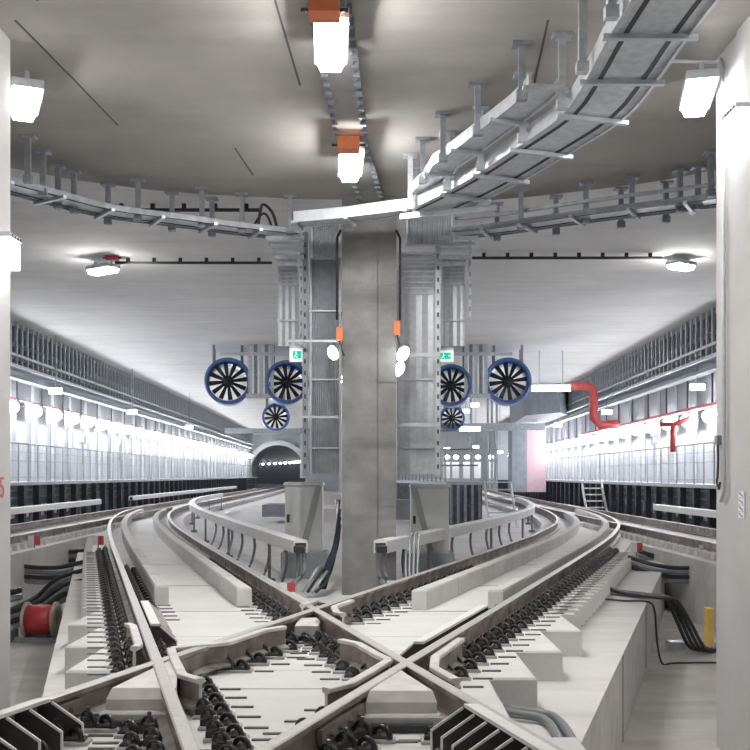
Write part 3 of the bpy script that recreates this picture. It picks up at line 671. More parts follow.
# wall boxes
for u, v, Y, sd in ((82, 440, 33, 'left'), (119, 441, 39, 'left'), (655, 440, 31, 'right'), (600, 448, 38, 'right')):
    x, y, z = Q(u, v, Y); e = empty('wall_box', 'small box on the %s tunnel wall %s' % (sd, 'below the nearer lamps' if Y < 35 else 'below the farther lamps'), 'box', (x, y, z))
    m = MB(); m.box(-.1, .1, -.02, .1, -.15, .15, 0, .02); m.build('body', 'galv_dark', e); m = MB(); m.box(-.05, .05, -.03, -.02, -.05, .08); m.build('label_plate', 'white_paint', e)
    m = MB(); m.tube([(0, .04, -.15), (0, .04, -.8)], .02, 6); m.build('conduit', 'galv_dark', e)
# ------------------------------------------------------------------ red fire pipe with tube lamp on the right
y = 33.0
m = MB(); m.tube([Q(572, 386, y), Q(588, 386, y), Q(593, 389, y), Q(593.5, 400, y), Q(593.5, 418, y), Q(600, 425, y), Q(618, 424, y)], .14, 10)
tag(m.build('fire_pipe', 'red_pipe'), 'thick red fire pipe dropping from the ceiling at the right', 'pipe')
m = MB(); m.tube([Q(673, 425, 25.5), Q(673, 452, 25.5)], .07, 8); m.tube([Q(660, 424, 25.6), Q(673, 425, 25.5), Q(690, 418, 25.4)], .07, 8); tag(m.build('fire_hydrant_pipe', 'red_pipe'), 'short red standpipe between lamps on the right wall', 'pipe')
e = empty('tube_lamp', 'long horizontal tube lamp beside the red pipe at the right', 'lamp', Q(551, 388, 32.5))
m = MB(); m.box(-.62, .62, -.08, .08, -.1, .08, 0, .03); m.build('tube', 'small_glow', e)
m = MB(); m.box(-.66, .66, -.06, .06, .08, .13); m.box(-.4, -.36, 0, .03, .13, 1.23); m.box(.36, .4, 0, .03, .13, 1.23); m.build('housing', 'galv_light', e)
# ------------------------------------------------------------------ battens on the ceiling
def batten(loc, rz, L, label, glow_='lamp_glow', W=.26, tilt=0., box_at=None):
    e = empty('batten_lamp', label, 'lamp', loc, None, rz); e.rotation_euler = (tilt, 0, rz)
    m = MB(); m.box(-W/2, W/2, -L/2, L/2, -.03, .05, 0, .01); m.build('housing', 'galv_light', e)
    m = MB(); w2 = W/2-.02
    m.prism([(-w2, -.03), (-w2+.03, -.095), (w2-.03, -.095), (w2, -.03)], 'y', -L/2+.02, L/2-.02); m.build('diffuser', glow_, e)
    for s in (-1, 1): m = MB(); m.box(-.02, .02, s*L*.35-.02, s*L*.35+.02, .05, .14); m.build('bracket', 'galv', e)
    return e
batten((-.34, 7.72, Z1-.23), .05, .85, 'large ceiling batten lamp, upper of the two on the centre channel')
batten((-.26, 10.72, Z1-.23), .05, .95, 'ceiling batten lamp just above the pillar, lower on the centre channel')
batten((2.78, 8.6, Z1-.3), -.22, .75, 'bright batten lamp beside the top of the right wall', 'edge_glow')
batten((-3.06, 8.75, Z1-.3), .4, .7, 'bright batten lamp beside the top of the left wall', 'edge_glow')
batten(Q(103, 268, 18.6), 1.0, .6, 'small ceiling lamp with red box at the left end of the black cable', 'rear_glow', W=.3)
batten(Q(681, 264, 18.6), -1.0, .5, 'small ceiling lamp with orange box at the right end of the black cable', 'rear_glow', W=.3)
for k, (x, y) in enumerate(((-.6, 5.0), (-.65, 3.0), (-.7, 1.0), (-2.4, 5.2), (2.7, 5.4), (-2.4, 2.6), (2.3, 2.4))):  # unseen lamps added out of view to fill the foreground with light
    batten((x, y, Z1-.2), 0, 1.3, 'ceiling batten lamp above the photographer, row continuing toward the viewer', 'back_glow', .3)['group'] = 'lamps above the photographer'
def orange_box(loc, label, sz=(.2, .16, .1), mat='orange'):
    e = empty('junction_box', label, 'junction box', loc, 'orange junction boxes'); a, b, c = sz
    m = MB(); m.box(-a/2, a/2, -b/2, b/2, -c/2, c/2, 0, .01); m.build('body', mat, e)
    m = MB(); m.tube([(-a/2-.06, 0, 0), (-a/2, 0, 0)], .015, 6); m.tube([(a/2, 0, 0), (a/2+.06, 0, 0)], .015, 6); m.build('gland', 'black_rubber', e)
orange_box((-.36, 7.14, Z1-.28), 'orange junction box above the upper centre lamp', (.22, .2, .1))
orange_box((-.265, 10.06, Z1-.28), 'orange junction box above the lower centre lamp', (.22, .2, .12))
orange_box(Q(112, 258, 18.5), 'red junction box by the left ceiling lamp', (.22, .15, .1), 'red_paint')
orange_box(Q(671, 253, 18.5), 'orange junction box by the right ceiling lamp', (.2, .15, .1))
# vertical orange boxes at pillar
for u, v, lb in ((339.5, 334, 'left'), (397, 328, 'right')):
    e = empty('junction_box', 'orange junction box on the %s edge of the pillar' % lb, 'junction box', Q(u, v, 12.8), 'orange junction boxes')
    m = MB(); m.box(-.04, .04, -.03, .06, -.09, .09, 0, .01); m.build('body', 'orange', e); m = MB(); m.tube([(0, 0, -.09), (.03, 0, -.2), (.06, 0, -.28)], .012, 6); m.build('cable_tail', 'black_rubber', e)
def blob_lamp(u, v, Y, r, rot, label):
    e = empty('bulkhead_lamp', label, 'lamp', Q(u, v, Y), 'oval lamps beside the pillar'); e.rotation_euler = (0, rot, 0)
    m = MB(); m.lathe([(0, -r*1.5), (r*.6, -r*1.3), (r, -r*.5), (r, r*.5), (r*.6, r*1.3), (0, r*1.5)], (0, 0, 0), 'z', 12); m.build('globe', 'pillar_glow', e)
    m = MB(); m.box(-r*.7, r*.7, r*.7, r*1.3, -r*1.2, r*1.2); m.build('backplate', 'galv', e)
blob_lamp(333, 353, 13.4, .065, -.4, 'oval lamp left of the pillar, upper'); blob_lamp(338, 378, 14.2, .06, -.4, 'oval lamp left of the pillar, lower')
blob_lamp(403, 354, 12.8, .07, .5, 'oval lamp right of the pillar, upper'); blob_lamp(399, 369, 13.0, .065, .5, 'oval lamp right of the pillar, lower')
# conduits down the pillar
for u, s, lb in ((337, -1, 'left'), (400, 1, 'right')):
    x = Q(u, 300, 12.8)[0]; m = MB(); m.tube([(x+s*-.05, 12.8, Q(0, 230, 12.8)[2]), (x, 12.8, Q(0, 238, 12.8)[2]), (x, 12.8, Q(0, 320, 12.8)[2])], .018, 6); tag(m.build('pillar_conduit', 'black_rubber'), 'black cable running down the %s edge of the pillar' % lb, 'cable')
# black cables with clips across rear ceiling
def ceil_cable(u0, u1, v, zoff, label, n, Y=None):
    Y = Y or F*(Z2-EYE)/(CY-v); x0, x1 = (u0-CX)*Y/F, (u1-CX)*Y/F; e = empty('ceiling_cable', label, 'cable', (x0, Y, Z2-zoff))
    m = MB(); m.tube([(0, 0, 0), (x1-x0, 0, 0)], .028, 6); m.build('line', 'black_rubber', e)
    for i in range(n):
        x = (x1-x0)*(i+.5)/n; m = MB(); m.box(x-.03, x+.03, -.03, .03, 0, zoff); m.build('clip', 'black_rubber', e)
ceil_cable(115, 272, 258, .09, 'black cable clipped to the ceiling left of the trays', 6)
ceil_cable(472, 662, 253, .09, 'black cable clipped to the ceiling right of the trays', 8)
ceil_cable(75, 262, 204, .09, 'grey cable clipped to the ceiling behind the left hanging tray', 6)
cable([Q(258, 228, 13.2), Q(262, 205, 13.2), Q(272, 212, 13.2), Q(277, 228, 13.2)], .02, 'black_rubber', 'black cable loop above the left cable tray end, wide one')
cable([Q(252, 228, 13.3), Q(262, 214, 13.3), Q(268, 217, 13.3), Q(272, 229, 13.3)], .016, 'black_rubber', 'black cable loop above the left cable tray end, small one')
# centre lighting channel
m = MB()
path = [(-.48, 4.0, Z1-.045), (-.34, 7.7, Z1-.045), (-.24, 10.7, Z1-.045), (-.05, 12.85, Z1-.045)]
e = empty('lighting_channel', 'galvanised channel on the ceiling carrying the centre lamps', 'cable channel', (0, 0, 0))
m.sweep([(-.13, -.04), (.13, -.04), (.13, .04), (-.13, .04)], path); m.build('channel', 'channel_grey', e)
for k in range(26):
    y = 7.6+k*.2; x = lerp_tab([(4, -.48), (7.7, -.34), (10.7, -.24), (12.85, -.05)], y)
    for s in (-1, 1): m = MB(); m.box(x+s*.14-.03, x+s*.14+.03, y-.03, y+.03, Z1-.11, Z1-.03); m.build('clamp', 'galv_dark', e)
cable([Q(330, 143, 11.0), Q(321, 137, 10.9), Q(322, 126, 10.8), Q(332, 124, 10.8)], .018, 'black_rubber', 'black cable curl left of the lower centre lamp')
# ceiling joints
m = MB()
def groove(m, a, b, z): m.bar((*a, z), (*b, z), .018, .008)
for (u0, v0, u1, v1) in ((15, 20, 55, 60), (55, 60, 118, 125), (38, 0, 15, -10), (275, 0, 300, 85), (548, 20, 533, 90), (235, 148, 253, 175)):
    groove(m, G(u0, v0, Z1)[:2], G(u1, v1, Z1)[:2], Z1-.001)
jj = m.build('trim_ceiling_joint', 'groove'); jj['kind'] = 'structure'
# ------------------------------------------------------------------ hanging cable trays
def tray(path, wd, label, hangers=(), ht=.09, mat='galv', rungs=True, step=1, hz=Z1, slots=2, side=True, start=0):
    e = empty('cable_tray', label, 'cable tray', (0, 0, 0))
    h = wd/2
    m = MB(); m.sweep([(-h, 0), (h, 0), (h, .012), (-h, .012)], path); m.build('floor_sheet', mat, e)
    for s in (-1, 1):
        m = MB(); m.sweep([(s*h-.012, -.02), (s*h+.012, -.02), (s*h+.012, ht), (s*h-.012, ht)], path); m.build('side_rail', 'galv_light' if wd > .5 or slots == 0 else 'galv_dark', e)
    for k in range(slots):
        o = -h+wd*(k+1)/(slots+1) if slots != 2 else (-h*.62 if k == 0 else h*.62)
        m = MB(); m.sweep([(o-.018, -.004), (o+.018, -.004), (o+.018, .002), (o-.018, .002)], path); m.build('slot', 'slot', e)
    if rungs:
        for i in range(start, len(path)-1, step):
            a, b = path[i], path[min(i+1, len(path)-1)]; t = (b[0]-a[0], b[1]-a[1]); L = math.hypot(*t) or 1; r = (t[1]/L, -t[0]/L)
            m = MB(); m.bar((a[0]-r[0]*(h+.06), a[1]-r[1]*(h+.06), a[2]-.03), (a[0]+r[0]*(h+.06), a[1]+r[1]*(h+.06), a[2]-.03), .045, .035); m.build('cross_bar', 'galv_light' if wd > .5 else 'galv', e)
    for (x, y) in hangers:
        z = min(path, key=lambda p: (p[0]-x)**2+(p[1]-y)**2)[2]
        m = MB(); m.box(x-.028, x+.028, y-.028, y+.028, z-.04, hz-.01); m.box(x-.08, x+.08, y-.06, y+.06, hz-.025, hz); m.box(x-.045, x+.045, y-.035, y+.035, z-.06, z+.02); m.build('hanger', 'galv_dark' if wd < .5 else 'galv', e)
    return e
mt = smooth([(2.1, 4.4), (1.95, 5.8), (1.9, 6.9), (1.9, 7.7), (1.85, 8.5), (1.56, 9.4), (1.28, 10.2), (.98, 10.9), (.62, 11.6)], 3)
MT = [(x, y, 4.2) for x, y in mt]
def side_pts(path, d, idx):
    out = []
    for i in idx:
        a, b = path[i], path[min(i+1, len(path)-1)]; t = (b[0]-a[0], b[1]-a[1]); L = math.hypot(*t); out.append((a[0]+t[1]/L*d, a[1]-t[0]/L*d))
    return out
tray(MT, .54, 'wide galvanised cable tray sweeping overhead from upper right to the pillar', side_pts(MT, -.36, range(2, len(MT)-1, 3)), .12, step=3)
MT2 = []
for i in range(11, len(MT)):
    (qx, qy), = side_pts([p[:2] for p in MT], -.50 if i < len(MT)-6 else -.50+.07*(i-len(MT)+6), [min(i, len(MT)-2)]); MT2.append((qx, qy, 4.33))
MT2 = MT2[:-1]
tray(MT2, .26, 'narrow galvanised tray running along the left of the wide overhead tray', side_pts(MT2, -.15, range(1, len(MT2)-1, 3)), .09, step=3, slots=0)
lt = [(x, y, 4.31) for x, y in smooth([(-5.0, 9.6), (-4.35, 10.5), (-3.85, 11.2), (-3.25, 12.0), (-2.5, 12.45), (-1.75, 12.9), (-1.05, 13.2)], 4)]
HL = [G(u, v, Z1)[:2] for u, v in ((28, 136), (43, 151), (58, 166), (74, 171), (108, 184), (138, 180), (172, 192), (202, 188), (212, 198), (242, 194), (290, 196))]
tray(lt, .42, 'galvanised cable tray hanging on posts at the upper left', HL, .045, step=3)
rt = [(x, y, 4.31) for x, y in smooth([(5.0, 10.2), (4.4, 11.1), (3.85, 11.6), (3.1, 12.0), (2.3, 12.45), (1.6, 12.9), (1.05, 13.1)], 4)]
HR = [G(u, v, Z1)[:2] for u, v in ((711, 152), (698, 167), (680, 170), (666, 182), (632, 177), (621, 188), (586, 183), (556, 196), (521, 190), (497, 203))]
e = tray(rt, .42, 'galvanised cable tray hanging on posts at the upper right', HR, .045, step=3)
m = MB(); m.sweep([(-.02, -.02), (.02, -.02), (.02, .02), (-.02, .02)], [(x, y, z+.2) for x, y, z in rt[2:]]); m.build('upper_rail', 'galv_dark', e)
ct = [(-.95, 12.2, 4.22), (-.3, 12.05, 4.24), (.4, 11.85, 4.28), (1.15, 11.6, 4.3)]
tray(ct, .26, 'pale angled tray crossing in front of the top of the pillar', [(.48, 11.75)], .11, step=1, slots=0)
m = MB(); m.bar((.30, 11.7, 4.17), (1.35, 11.1, 4.12), .05, .06); tag(m.build('strut_bar', 'galv_light'), 'pale strut bar below the tray right of the pillar top', 'strut')
# ------------------------------------------------------------------ vertical ducts beside the pillar
def vduct(u0, u1, vt, vb, Y, label, curve=0., name='cable_duct', mat='duct', ribs=8, slots=True, dep=.12, group=None):
    x0, _, zt = Q(u0, vt, Y); x1, _, zb = Q(u1, vb, Y); e = empty(name, label, 'cable duct', ((x0+x1)/2, Y, zb), group); w = (x1-x0)/2; H = zt-zb
    m = MB(); pr = []
    n = ribs*2; 
    for i in range(n+1):
        x = -w+2*w*i/n; pr.append((x, .012 if i % 2 else 0))
    poly = pr+[(w, dep), (-w, dep)]
    if curve:
        vs = []; ks = 9
        st = [(0, 0)]+[(curve*(1-cos(a)), H-curve*.8+curve*.8*sin(a)) for a in [pi/2*i/ks for i in range(ks+1)]]
        # body as rings moving towards the viewer at the top
        rings = [[(x, y-oy, z) for x, y in poly] for oy, z in st]; N = len(poly); o = len(m.v)
        for r in rings: m.v += r
        for i in range(len(rings)-1):
            for j in range(N): k = (j+1) % N; m.f.append([o+i*N+j, o+i*N+k, o+(i+1)*N+k, o+(i+1)*N+j]); m.mi.append(0); m.sm.append(False)
        m.f.append([o+j for j in range(N)]); m.mi.append(0); m.sm.append(False)
        m.f.append([o+(len(rings)-1)*N+j for j in range(N)]); m.mi.append(0); m.sm.append(False)
        for oy, z in st[1:]:
            k = MB(); k.box(-w-.01, w+.01, -oy-.02, -oy+.02, z-.012, z+.012); k.build('cross_bar', 'galv_light', e)
    else:
        m.prism(poly, 'z', 0, H)
    m.build('cover', mat, e)
    for s in (-1, 1): k = MB(); k.box(s*w-.015, s*w+.015, -.03, dep, 0, H-(curve*.8 if curve else 0)); k.build('side_rail', 'galv_light', e)
    q = .35
    while q < H-.2-(curve or 0): k = MB(); k.box(-w-.03, w+.03, -.035, -.012, q, q+.025); k.build('strap', 'galv_light', e); q += .95
    return e
vduct(311, 340, 226, 474, 13.9, 'tall ribbed grey duct close to the left of the pillar', ribs=14)
vduct(398, 434, 262, 474, 13.9, 'tall bright duct close to the right of the pillar curving at the top', .55, ribs=3, mat='galv_light')
riser_l = vduct(279, 298, 262, 346, 14.2, 'short pale cable riser at the far left of the pillar trays', .4, 'cable_riser', 'galv_light', 3)
riser_r = vduct(442, 464, 262, 346, 14.2, 'short pale cable riser at the far right of the pillar trays', .4, 'cable_riser', 'galv_light', 3)
vduct(407, 452, 205, 244, 13.0, 'ribbed grey tray panel above the curved duct right of the pillar', ribs=18, name='tray_panel')
vduct(312, 340, 224, 258, 13.3, 'ribbed grey tray panel above the tall duct left of the pillar', ribs=14, name='tray_panel')
# steel posts with perforated look
def post(u, w, vt, vb, Y, label, mat='galv_dark'):
    x0, _, zt = Q(u, vt, Y); zb = Q(u, vb, Y)[2]; e = empty('steel_post', label, 'post', (x0, Y, zb)); w = w*Y/F/2; H = zt-zb
    m = MB(); m.box(-w, w, 0, .06, 0, H); m.build('channel', mat, e)
    m = MB(); q = .1
    while q < H-.1: m.box(-w*.35, w*.35, -.004, 0, q, q+.06); q += .16
    m.build('slots', 'slot', e)
post(305, 5, 232, 476, 13.7, 'dark steel post left of the tall duct beside the pillar'); post(438, 5, 240, 476, 13.7, 'steel post right of the tall duct beside the pillar', 'galv')
post(301, 2.5, 232, 345, 13.9, 'thin steel post beside the short riser left of the pillar', 'galv'); post(470, 2.5, 238, 318, 13.9, 'thin steel post beside the short riser right of the pillar', 'galv')
m = MB(); m.bar(Q(286, 341, 13.5), Q(338, 341, 13.5), .03, .03); m.bar(Q(300, 417, 13.5), Q(338, 417, 13.5), .03, .03); tag(m.build('strut_bar', 'galv_light'), 'pair of thin horizontal struts across the duct left of the pillar', 'strut')
m = MB(); m.bar(Q(398, 355, 13.5), Q(440, 355, 13.5), .04, .05); m.bar(Q(396, 425, 13.5), Q(436, 425, 13.5), .04, .05); tag(m.build('strut_bar', 'galv_light'), 'pair of pale horizontal struts across the duct right of the pillar', 'strut')
for k, v in enumerate((238, 244, 250, 257, 264)):
    Y = 13.0+.2*k
    for (a, b, r_) in ((266+3*k, 304, riser_l), (438, 478-3*k, riser_r)):
        L0 = r_.location; p = [t-o_ for t, o_ in zip(Q(a, v, Y), L0)]; q = [t-o_ for t, o_ in zip(Q(b, v, Y), L0)]
        m = MB(); m.bar(p, q, .05, .05); m.build('rung', 'galv', r_)
# ------------------------------------------------------------------ exit signs
def exit_sign(u, v, Y, w, h, label, n):
    x, y, z = Q(u, v, Y); w = w*Y/F; h = h*Y/F; e = empty('exit_sign', label, 'exit sign', (x, y, z))
    m = MB(); m.box(-w/2, w/2, 0, .06, -h/2, h/2); m.build('panel', 'sign_glow', e)
    gx0, gx1 = -w*.28, w*(.28 if n == 1 else .36)
    m = MB(); m.box(gx0, gx1, -.006, 0, -h*.28, h*.3); m.build('pictogram_field', 'sign_green_glow', e)
    m = MB(); s = h*.5; cx = gx0+(gx1-gx0)*.4
    m.lathe([(0, -.004), (s*.1, -.004), (s*.1, 0), (0, 0)], (cx, -.007, s*.38), 'y', 8)
    m.bar((cx, -.009, s*.25), (cx-s*.12, -.009, -s*.1), .004, s*.14); m.bar((cx-s*.12, -.009, -s*.1), (cx-s*.4, -.009, -s*.4), .004, s*.1); m.bar((cx-s*.1, -.009, -s*.1), (cx+s*.2, -.009, -s*.45), .004, s*.1)
    m.bar((cx, -.009, s*.15), (cx+s*.3, -.009, 0), .004, s*.08); m.build('running_figure', 'sign_glow', e)
    if n > 1: m = MB(); m.bar((gx1-s*.5, -.009, 0), (gx1-s*.1, -.009, 0), .004, s*.12); m.bar((gx1-s*.3, -.009, s*.2), (gx1-s*.1, -.009, 0), .004, s*.1); m.build('arrow', 'sign_glow', e)
    m = MB(); m.box(-w/2, w/2, 0, .05, h/2, h/2+.04); m.build('hood', 'white_paint', e)
exit_sign(297, 355, 14.0, 15, 13, 'small white and green exit sign left of the pillar', 1); exit_sign(444, 356, 14.0, 19, 11, 'small white and green exit sign right of the pillar', 2)
# ------------------------------------------------------------------ jet fans
def fan(u, v, Y, rpx, L, label, blades=12):
    x, y, z = Q(u, v, Y); R = rpx*Y/F; e = empty('jet_fan', label, 'jet fan', (x, y, z), 'blue jet fans under the ceiling')
    e.rotation_euler = (0, 0, -math.atan2(x, y)*.0+(.14 if u < 375 else -.10))
    m = MB(); m.lathe([(R*.86, 0), (R*.92, -.04), (R, -.03), (R*1.0, .12), (R*.93, .2), (R*.93, L), (R*.88, L), (R*.84, .2)], (0, 0, 0), 'y', 40, closed=True); m.build('casing', 'fan_pale', e)
    m = MB(); m.lathe([(R*.845, .015), (R*.845, L*.9), (R*.83, L*.9), (R*.83, .015)], (0, 0, 0), 'y', 40, closed=True); m.build('liner', 'fan_blue', e)
    m = MB(); m.lathe([(0, .05), (R*.2, .06), (R*.24, .12), (R*.24, .5), (0, .5)], (0, 0, 0), 'y', 20); h = m.build('hub', 'fan_black', e)
    for k in range(blades):
        a = 2*pi*k/blades+.13; m = MB(); ca, sa = cos(a), sin(a)
        vs = []
        for r, hw, tw in ((.2, .055, .05), (.55, .085, .04), (.80, .10, .03)):
            for sgn in (-1, 1):
                t = sgn*hw*R
                for dy in (0, .02): vs.append((ca*r*R-sa*t, .12+sgn*tw*R+dy, sa*r*R+ca*t))
        m.add(vs, [(0, 2, 6, 4), (4, 6, 10, 8), (1, 5, 7, 3), (5, 9, 11, 7), (0, 4, 5, 1), (4, 8, 9, 5), (2, 3, 7, 6), (6, 7, 11, 10), (8, 10, 11, 9), (0, 1, 3, 2)]); m.build('blade', 'fan_black', e)
    m = MB(); top = Z2-z
    for s in (-.6, .6): m.box(s*R-.04, s*R+.04, .15, .23, R*.75, top); m.box(s*R-.04, s*R+.04, L-.3, L-.22, R*.75, top)
    m.build('hanger_frame', 'galv_dark', e)
    return e
fan(228, 381, 31, 23.5, 1.6, 'large blue jet fan at the far left under the ceiling'); fan(287, 382, 31, 22, 1.6, 'large blue jet fan just left of the pillar trays')
fan(276, 417, 44, 14, 1.6, 'small jet fan below and between the two left fans'); fan(508, 381, 31, 23.5, 1.6, 'large blue jet fan at the far right under the ceiling')
fan(451, 385, 31, 21, 1.6, 'large blue jet fan partly hidden by the right duct'); fan(452, 418, 44, 13, 1.6, 'small jet fan below the right hidden fan')
for u0, u1, lb in ((250, 272, 'left'), (466, 486, 'right')):
    e = empty('silencer_frame', 'steel frame hanging between the two %s jet fans' % lb, 'frame', (0, 0, 0))
    for i in range(5):
        u = u0+(u1-u0)*i/4; a = Q(u, 353, 31); m = MB(); m.box(a[0]-.05, a[0]+.05, 31, 31.1, Q(u, 396, 31)[2], Z2); m.build('upright', 'galv_dark' if i % 2 else 'galv', e)
    m = MB(); m.bar(Q(u0-4, 396, 31), Q(u1+4, 396, 31), .1, .14); m.bar(Q(u0-30, 354, 31), Q(u1+26, 354, 31), .1, .1); m.build('crossbar', 'galv', e)
# ------------------------------------------------------------------ fixtures on the near side walls
def wall_fixture(x, y, z, s, label, r=.13, h=.2):
    e = empty('bulkhead_lamp', label, 'lamp', (x, y, z))
    m = MB(); m.box(min(0, s*.1), max(0, s*.1), -r, r, -h/2, h/2, 0, .02); m.build('diffuser', 'side_glow', e)
    m = MB(); m.box(min(0, s*.11), max(0, s*.11), -r-.01, r+.01, h/2, h/2+.04); m.build('housing', 'galv_light', e)
    for k in range(4): m = MB(); m.box(min(s*.11, s*.115), max(s*.11, s*.115), -r+.03+k*.06, -r+.05+k*.06, h/2+.01, h/2+.03); m.build('vent_slot', 'slot', e)
wall_fixture(2.935, 8.0, 3.93, -1, 'bulkhead lamp on the right wall near the frame edge', .16, .2)
wall_fixture(-3.0, 8.05, 2.93, 1, 'bulkhead lamp low on the left wall, half cut by the frame edge', .12, .22)
m = MB(); m.tube([(x, y, z) for x, y, z in [Q(668, 61, 8.6), Q(715, 62, 8.55), (2.935, 8.5, 4.68), (2.93, 8.44, 4.60), (2.925, 8.40, 4.45), (2.925, 8.38, 1.3), (2.925, 8.36, 1.02), (2.925, 8.46, .93)]], .017, 8); tag(m.build('conduit', 'galv_light'), 'pale conduit running down the right wall edge from the ceiling', 'conduit')
e = empty('socket_box', 'small grey box with dangling cable low on the right wall', 'socket', (2.95, 8.55, 1.45))
m = MB(); m.box(-.035, 0, -.04, .04, -.04, .04, 0, .006); m.build('body', 'grey_conduit', e)
m = MB(); m.tube(smooth([(-.02, 0, -.04), (-.02, -.01, -.15), (-.02, .0, -.3), (-.02, .02, -.36), (-.02, -.03, -.42), (-.02, -.06, -.36)], 5), .010, 6); m.build('cable_tail', 'black_rubber', e)
e = empty('number_plate', 'stack of four small white label tiles on the right wall', 'label', (2.93, 8.0, 1.0))
for k in range(4):
    m = MB(); m.box(-.006, 0, -.08, .05, -.03-k*.055, .018-k*.055); m.build('tile', 'white_paint', e); m = MB(); m.bar((-.008, -.05, -.02-k*.055), (-.008, .03, .01-k*.055), .002, .012); m.build('mark', 'grey_conduit', e)
def text(s, size, loc, rot, mat, label, cat='number', name='wall_number'):
    c = bpy.data.curves.new(name, 'FONT'); c.body = s; c.size = size; c.extrude = .002; c.materials.append(MATS[mat]); o = bpy.data.objects.new(name, c); COL.objects.link(o); o.location = loc; o.rotation_euler = rot
    dg = bpy.context.evaluated_depsgraph_get(); me = bpy.data.meshes.new_from_object(o.evaluated_get(dg)); q = bpy.data.objects.new(name, me); COL.objects.link(q); q.location = loc; q.rotation_euler = rot; bpy.data.objects.remove(o); return tag(q, label, cat)
text('5', .24, (-2.998, 7.98, .97), (pi/2, 0, pi/2), 'red_paint', 'red stencilled number on the left wall at the frame edge')
# ------------------------------------------------------------------ central far structures
def P2(u0, u1, v0, v1, Y, D, mat, m): a = Q(u0, v1, Y); b = Q(u1, v0, Y); m.box(a[0], b[0], Y, Y+D, a[2], b[2])
e = empty('platform', 'raised dark island platform with ribbed side right of the pillar', 'platform', (0, 0, 0))
m = MB(); poly = [(3.35, 31), (1.3, 31), (.5, 62), (4.2, 62), (4.2, 55)]; poly = [(2.2, 31.2), (3.3, 30.8), (3.2, 40), (2.7, 60), (-.5, 60), (.6, 40)]
m.prism(poly, 'z', ISL+.1, .85); m.build('body', 'platform_side', e)
m = MB(); m.prism([(x, y) for x, y in poly], 'z', .85, .95); m.build('deck', 'deck_grey', e)
for i in range(24):
    t = i/23; x = 2.18+(.62-2.18)*(t*.9); y = 31.2+8.8*t*.9; m = MB(); m.box(x-.09, x+.0, y, y+.1, ISL+.1, .85); m.build('rib', 'galv_dark', e)
for i in range(5): x = 2.3+i*.22; m = MB(); m.box(x, x+.08, 30.75, 30.8, ISL+.1, .85); m.build('rib', 'galv_dark', e)
g = empty('guardrail', 'guardrail on the island platform behind the right cabinet', 'guardrail', (0, 0, 0))
for zz in (1.95, 1.45): m = MB(); m.tube([(3.2, 31, zz), (2.2, 31.4, zz), (.6, 40, zz), (-.4, 59, zz)], .03, 6); m.build('rail', 'handrail', g)
for i in range(16): t = i/15; x = 2.2-1.6*t; y = 31.4+8.6*t; m = MB(); m.box(x-.02, x+.02, y-.02, y+.02, .95, 1.95); m.build('baluster', 'handrail', g)
def stairs(x0, x1, y, z0, z1, n, label, run=.22):
    e = empty('steel_stairs', label, 'stairs', (x0, y, z0)); w = x1-x0; H = z1-z0
    for k in range(n): z = H*(k+1)/n; m = MB(); m.box(.03, w-.03, run*k, run*k+run*.9, z-.04, z); m.build('tread', 'galv_light', e)
    for xx in (0, w-.04): m = MB(); m.add([(xx, -.1, 0), (xx+.04, -.1, 0), (xx+.04, run*n, H), (xx, run*n, H), (xx, .12, 0), (xx+.04, .12, 0), (xx+.04, run*n, H-.25), (xx, run*n, H-.25)], [(0, 1, 2, 3), (4, 5, 6, 7), (0, 3, 7, 4), (1, 2, 6, 5), (0, 1, 5, 4), (3, 2, 6, 7)]); m.build('stringer', 'white_paint', e)
stairs(3.35, 4.2, 29.4, ISL+.1, .95, 6, 'steel steps up to the island platform right of the pillar'); stairs(7.45, 8.2, 35.2, TOP, .92, 5, 'small white steps up to the right walkway', .18)
# left island bits
m = MB(); P2(262, 284, 505, 517, 32, 2, None, m); tag(m.build('concrete_block', 'far_grey'), 'low grey concrete block behind the left conductor cover', 'block')
m = MB(); P2(324, 341, 509, 521, 26, 1, None, m); tag(m.build('concrete_block', 'shoulder'), 'low pale block between the left cabinet and the pillar, nearer one', 'block')
m = MB(); P2(324, 341, 494, 505, 28, 1, None, m); tag(m.build('concrete_block', 'shoulder'), 'low pale block between the left cabinet and the pillar, farther one', 'block')
m = MB(); P2(388, 410, 500, 520, 22, 1, None, m); tag(m.build('equipment_box', 'far_grey'), 'dark equipment box between the pillar and right cabinet', 'box')
# back wall and columns
m = MB(); m.box(-6.0, -3.2, 100.5, 101.2, PIT, Z2); m.box(-13.2, -12.4, 100.5, 101.2, PIT, Z2)
n = 16; cx, R, zs = -9.75, 2.75, 1.35
arch = [(cx+R*cos(pi*i/n), zs+R*1.02*sin(pi*i/n)) for i in range(n+1)]
outer = [(-6.0, PIT), (-6.0, Z2+.2), (-12.5, Z2+.2), (-12.5, PIT)]
rightside = [(-6.0, PIT), (-6.0, Z2)]
poly = [(-6.0, PIT)]+[(-6.0, Z2), (-12.5, Z2), (-12.5, PIT), (cx-R, PIT)]+arch[::-1]+[(cx+R, PIT)]
m.prism(poly, 'y', 100.5, 101.2); struct('wall_back_left', m, 'far_wall')
m = MB(); ring = [(cx+(R+.25)*cos(pi*i/n), 100.3, zs+(R*1.02+.25)*sin(pi*i/n)) for i in range(n+1)]
for a, b in zip(ring, ring[1:]): m.bar(a, b, .3, .5)
tag(m.build('tunnel_arch_ring', 'galv_light'), 'pale arch ring around the distant left tunnel mouth', 'arch')
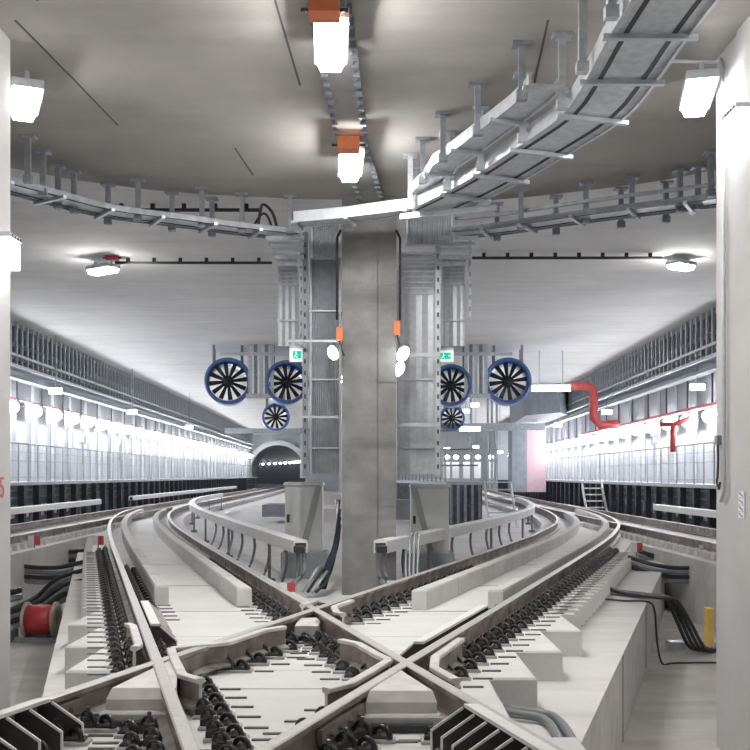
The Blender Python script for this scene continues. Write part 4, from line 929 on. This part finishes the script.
# curving bored tunnel behind the portal
m = MB(); pth = [(cx-(i/14)**2*17, 101+i*4.5, 0) for i in range(15)]
prof = [((R+.2)*cos(pi*i/n), zs+(R+.2)*sin(pi*i/n)) for i in range(n+1)]
prof = [(-(R+.2), PIT)]+prof[::-1]+[((R+.2), PIT)]
m.sweep(prof, pth, 0, closed=False, caps=False); struct('wall_bored_tunnel', m, 'far_grey')
m = MB(); m.prism([(-14, 101), (-5, 101), (-12, 166), (-34, 166)], 'z', PIT-.2, TOP); struct('floor_bored_tunnel', m, 'shoulder')
for i in range(16):
    t = .4+i*.75; y = 101+t*4.5; x = cx-(t/14)**2*17+R-.5; m = MB(); m.lathe([(0, -.16), (.16, -.1), (.2, 0), (.16, .1), (0, .16)], (x, y, 2.75), 'z', 8)
    tag(m.build('wall_lamp', 'far_glow'), 'lamp inside the distant left bored tunnel', 'lamp', 'lamps inside the bored tunnel')
m = MB(); m.box(-3.2, 12, 88, 88.6, PIT, Z2); struct('wall_back', m, 'far_wall')
m = MB(); P2(512, 527, 430, 492, 50, 1.5, None, m); struct('column_grey', m, 'far_grey')
m = MB(); P2(527, 546, 426, 492, 50, 1.5, None, m); struct('column_pink', m, 'pink_panel')
m = MB(); P2(497, 508, 430, 480, 56, 1.0, None, m); P2(300, 305, 428, 478, 60, 1, None, m); struct('column_far', m, 'far_wall')
m = MB(); a = Q(432, 426, 46); b = Q(545, 426, 46); m.bar(a, b, .2, .25); m.bar(Q(432, 431, 46), Q(545, 429, 46), .1, .1); m.bar(Q(225, 431, 60), Q(312, 431, 60), .2, .3)
tag(m.build('service_beam', 'galv_dark'), 'dark horizontal service beam across the far tunnel', 'beam')
for u in (487, 491, 496, 470):
    m = MB(); P2(u, u+2, 388, 488, 46.5, .15, None, m); tag(m.build('far_post', 'galv_dark'), 'thin dark post far behind the island platform', 'post', 'thin far posts')
for i, u in enumerate((447, 456, 467, 478, 491)):
    x, y, z = Q(u, 457, 60); m = MB(); m.lathe([(0, -.13), (.13, -.08), (.17, 0), (.13, .08), (0, .13)], (x, y, z), 'z', 8); tag(m.build('far_lamp', 'far_glow'), 'round lamp in the short far row above the island platform', 'lamp', 'far lamps above the island')
    m = MB(); m.box(x-.2, x+.2, y+.3, y+.35, .95, z-.3); tag(m.build('wall_panel', 'white_paint'), 'pale panel below a far lamp of the island', 'panel', 'pale panels under the far lamps')
for u, v, Y in ((447, 449, 55), (476, 447, 55), (500, 452, 55), (475, 405, 40), (466, 411, 44)): small_light(u, v, Y, 'tiny rectangular light far above the island platform' if v > 420 else 'tiny light on the ceiling beside the small right fan', .3, .14)
small_light(470, 429, 44, 'long far strip light below the small right fan', .9, .18)
small_light(537, 428, 48, 'short strip light on the head of the pink column', .45, .14); small_light(316, 456, 58, 'small bright light between post and duct left of the pillar', .5, .14)
# dark solid at far right, standing in for the ceiling cove's shadow
m = MB(); a = Q(526, 412, 46); m.prism([(a[0], 46), (a[0]+1.2, 44), (a[0]+2.0, 46), (a[0]+2.0, 56), (a[0]+.6, 56)], 'z', Z2-1.3, Z2-.0); struct('beam_downstand', m, 'far_grey')
# wall across rear left between island and wall (bright)
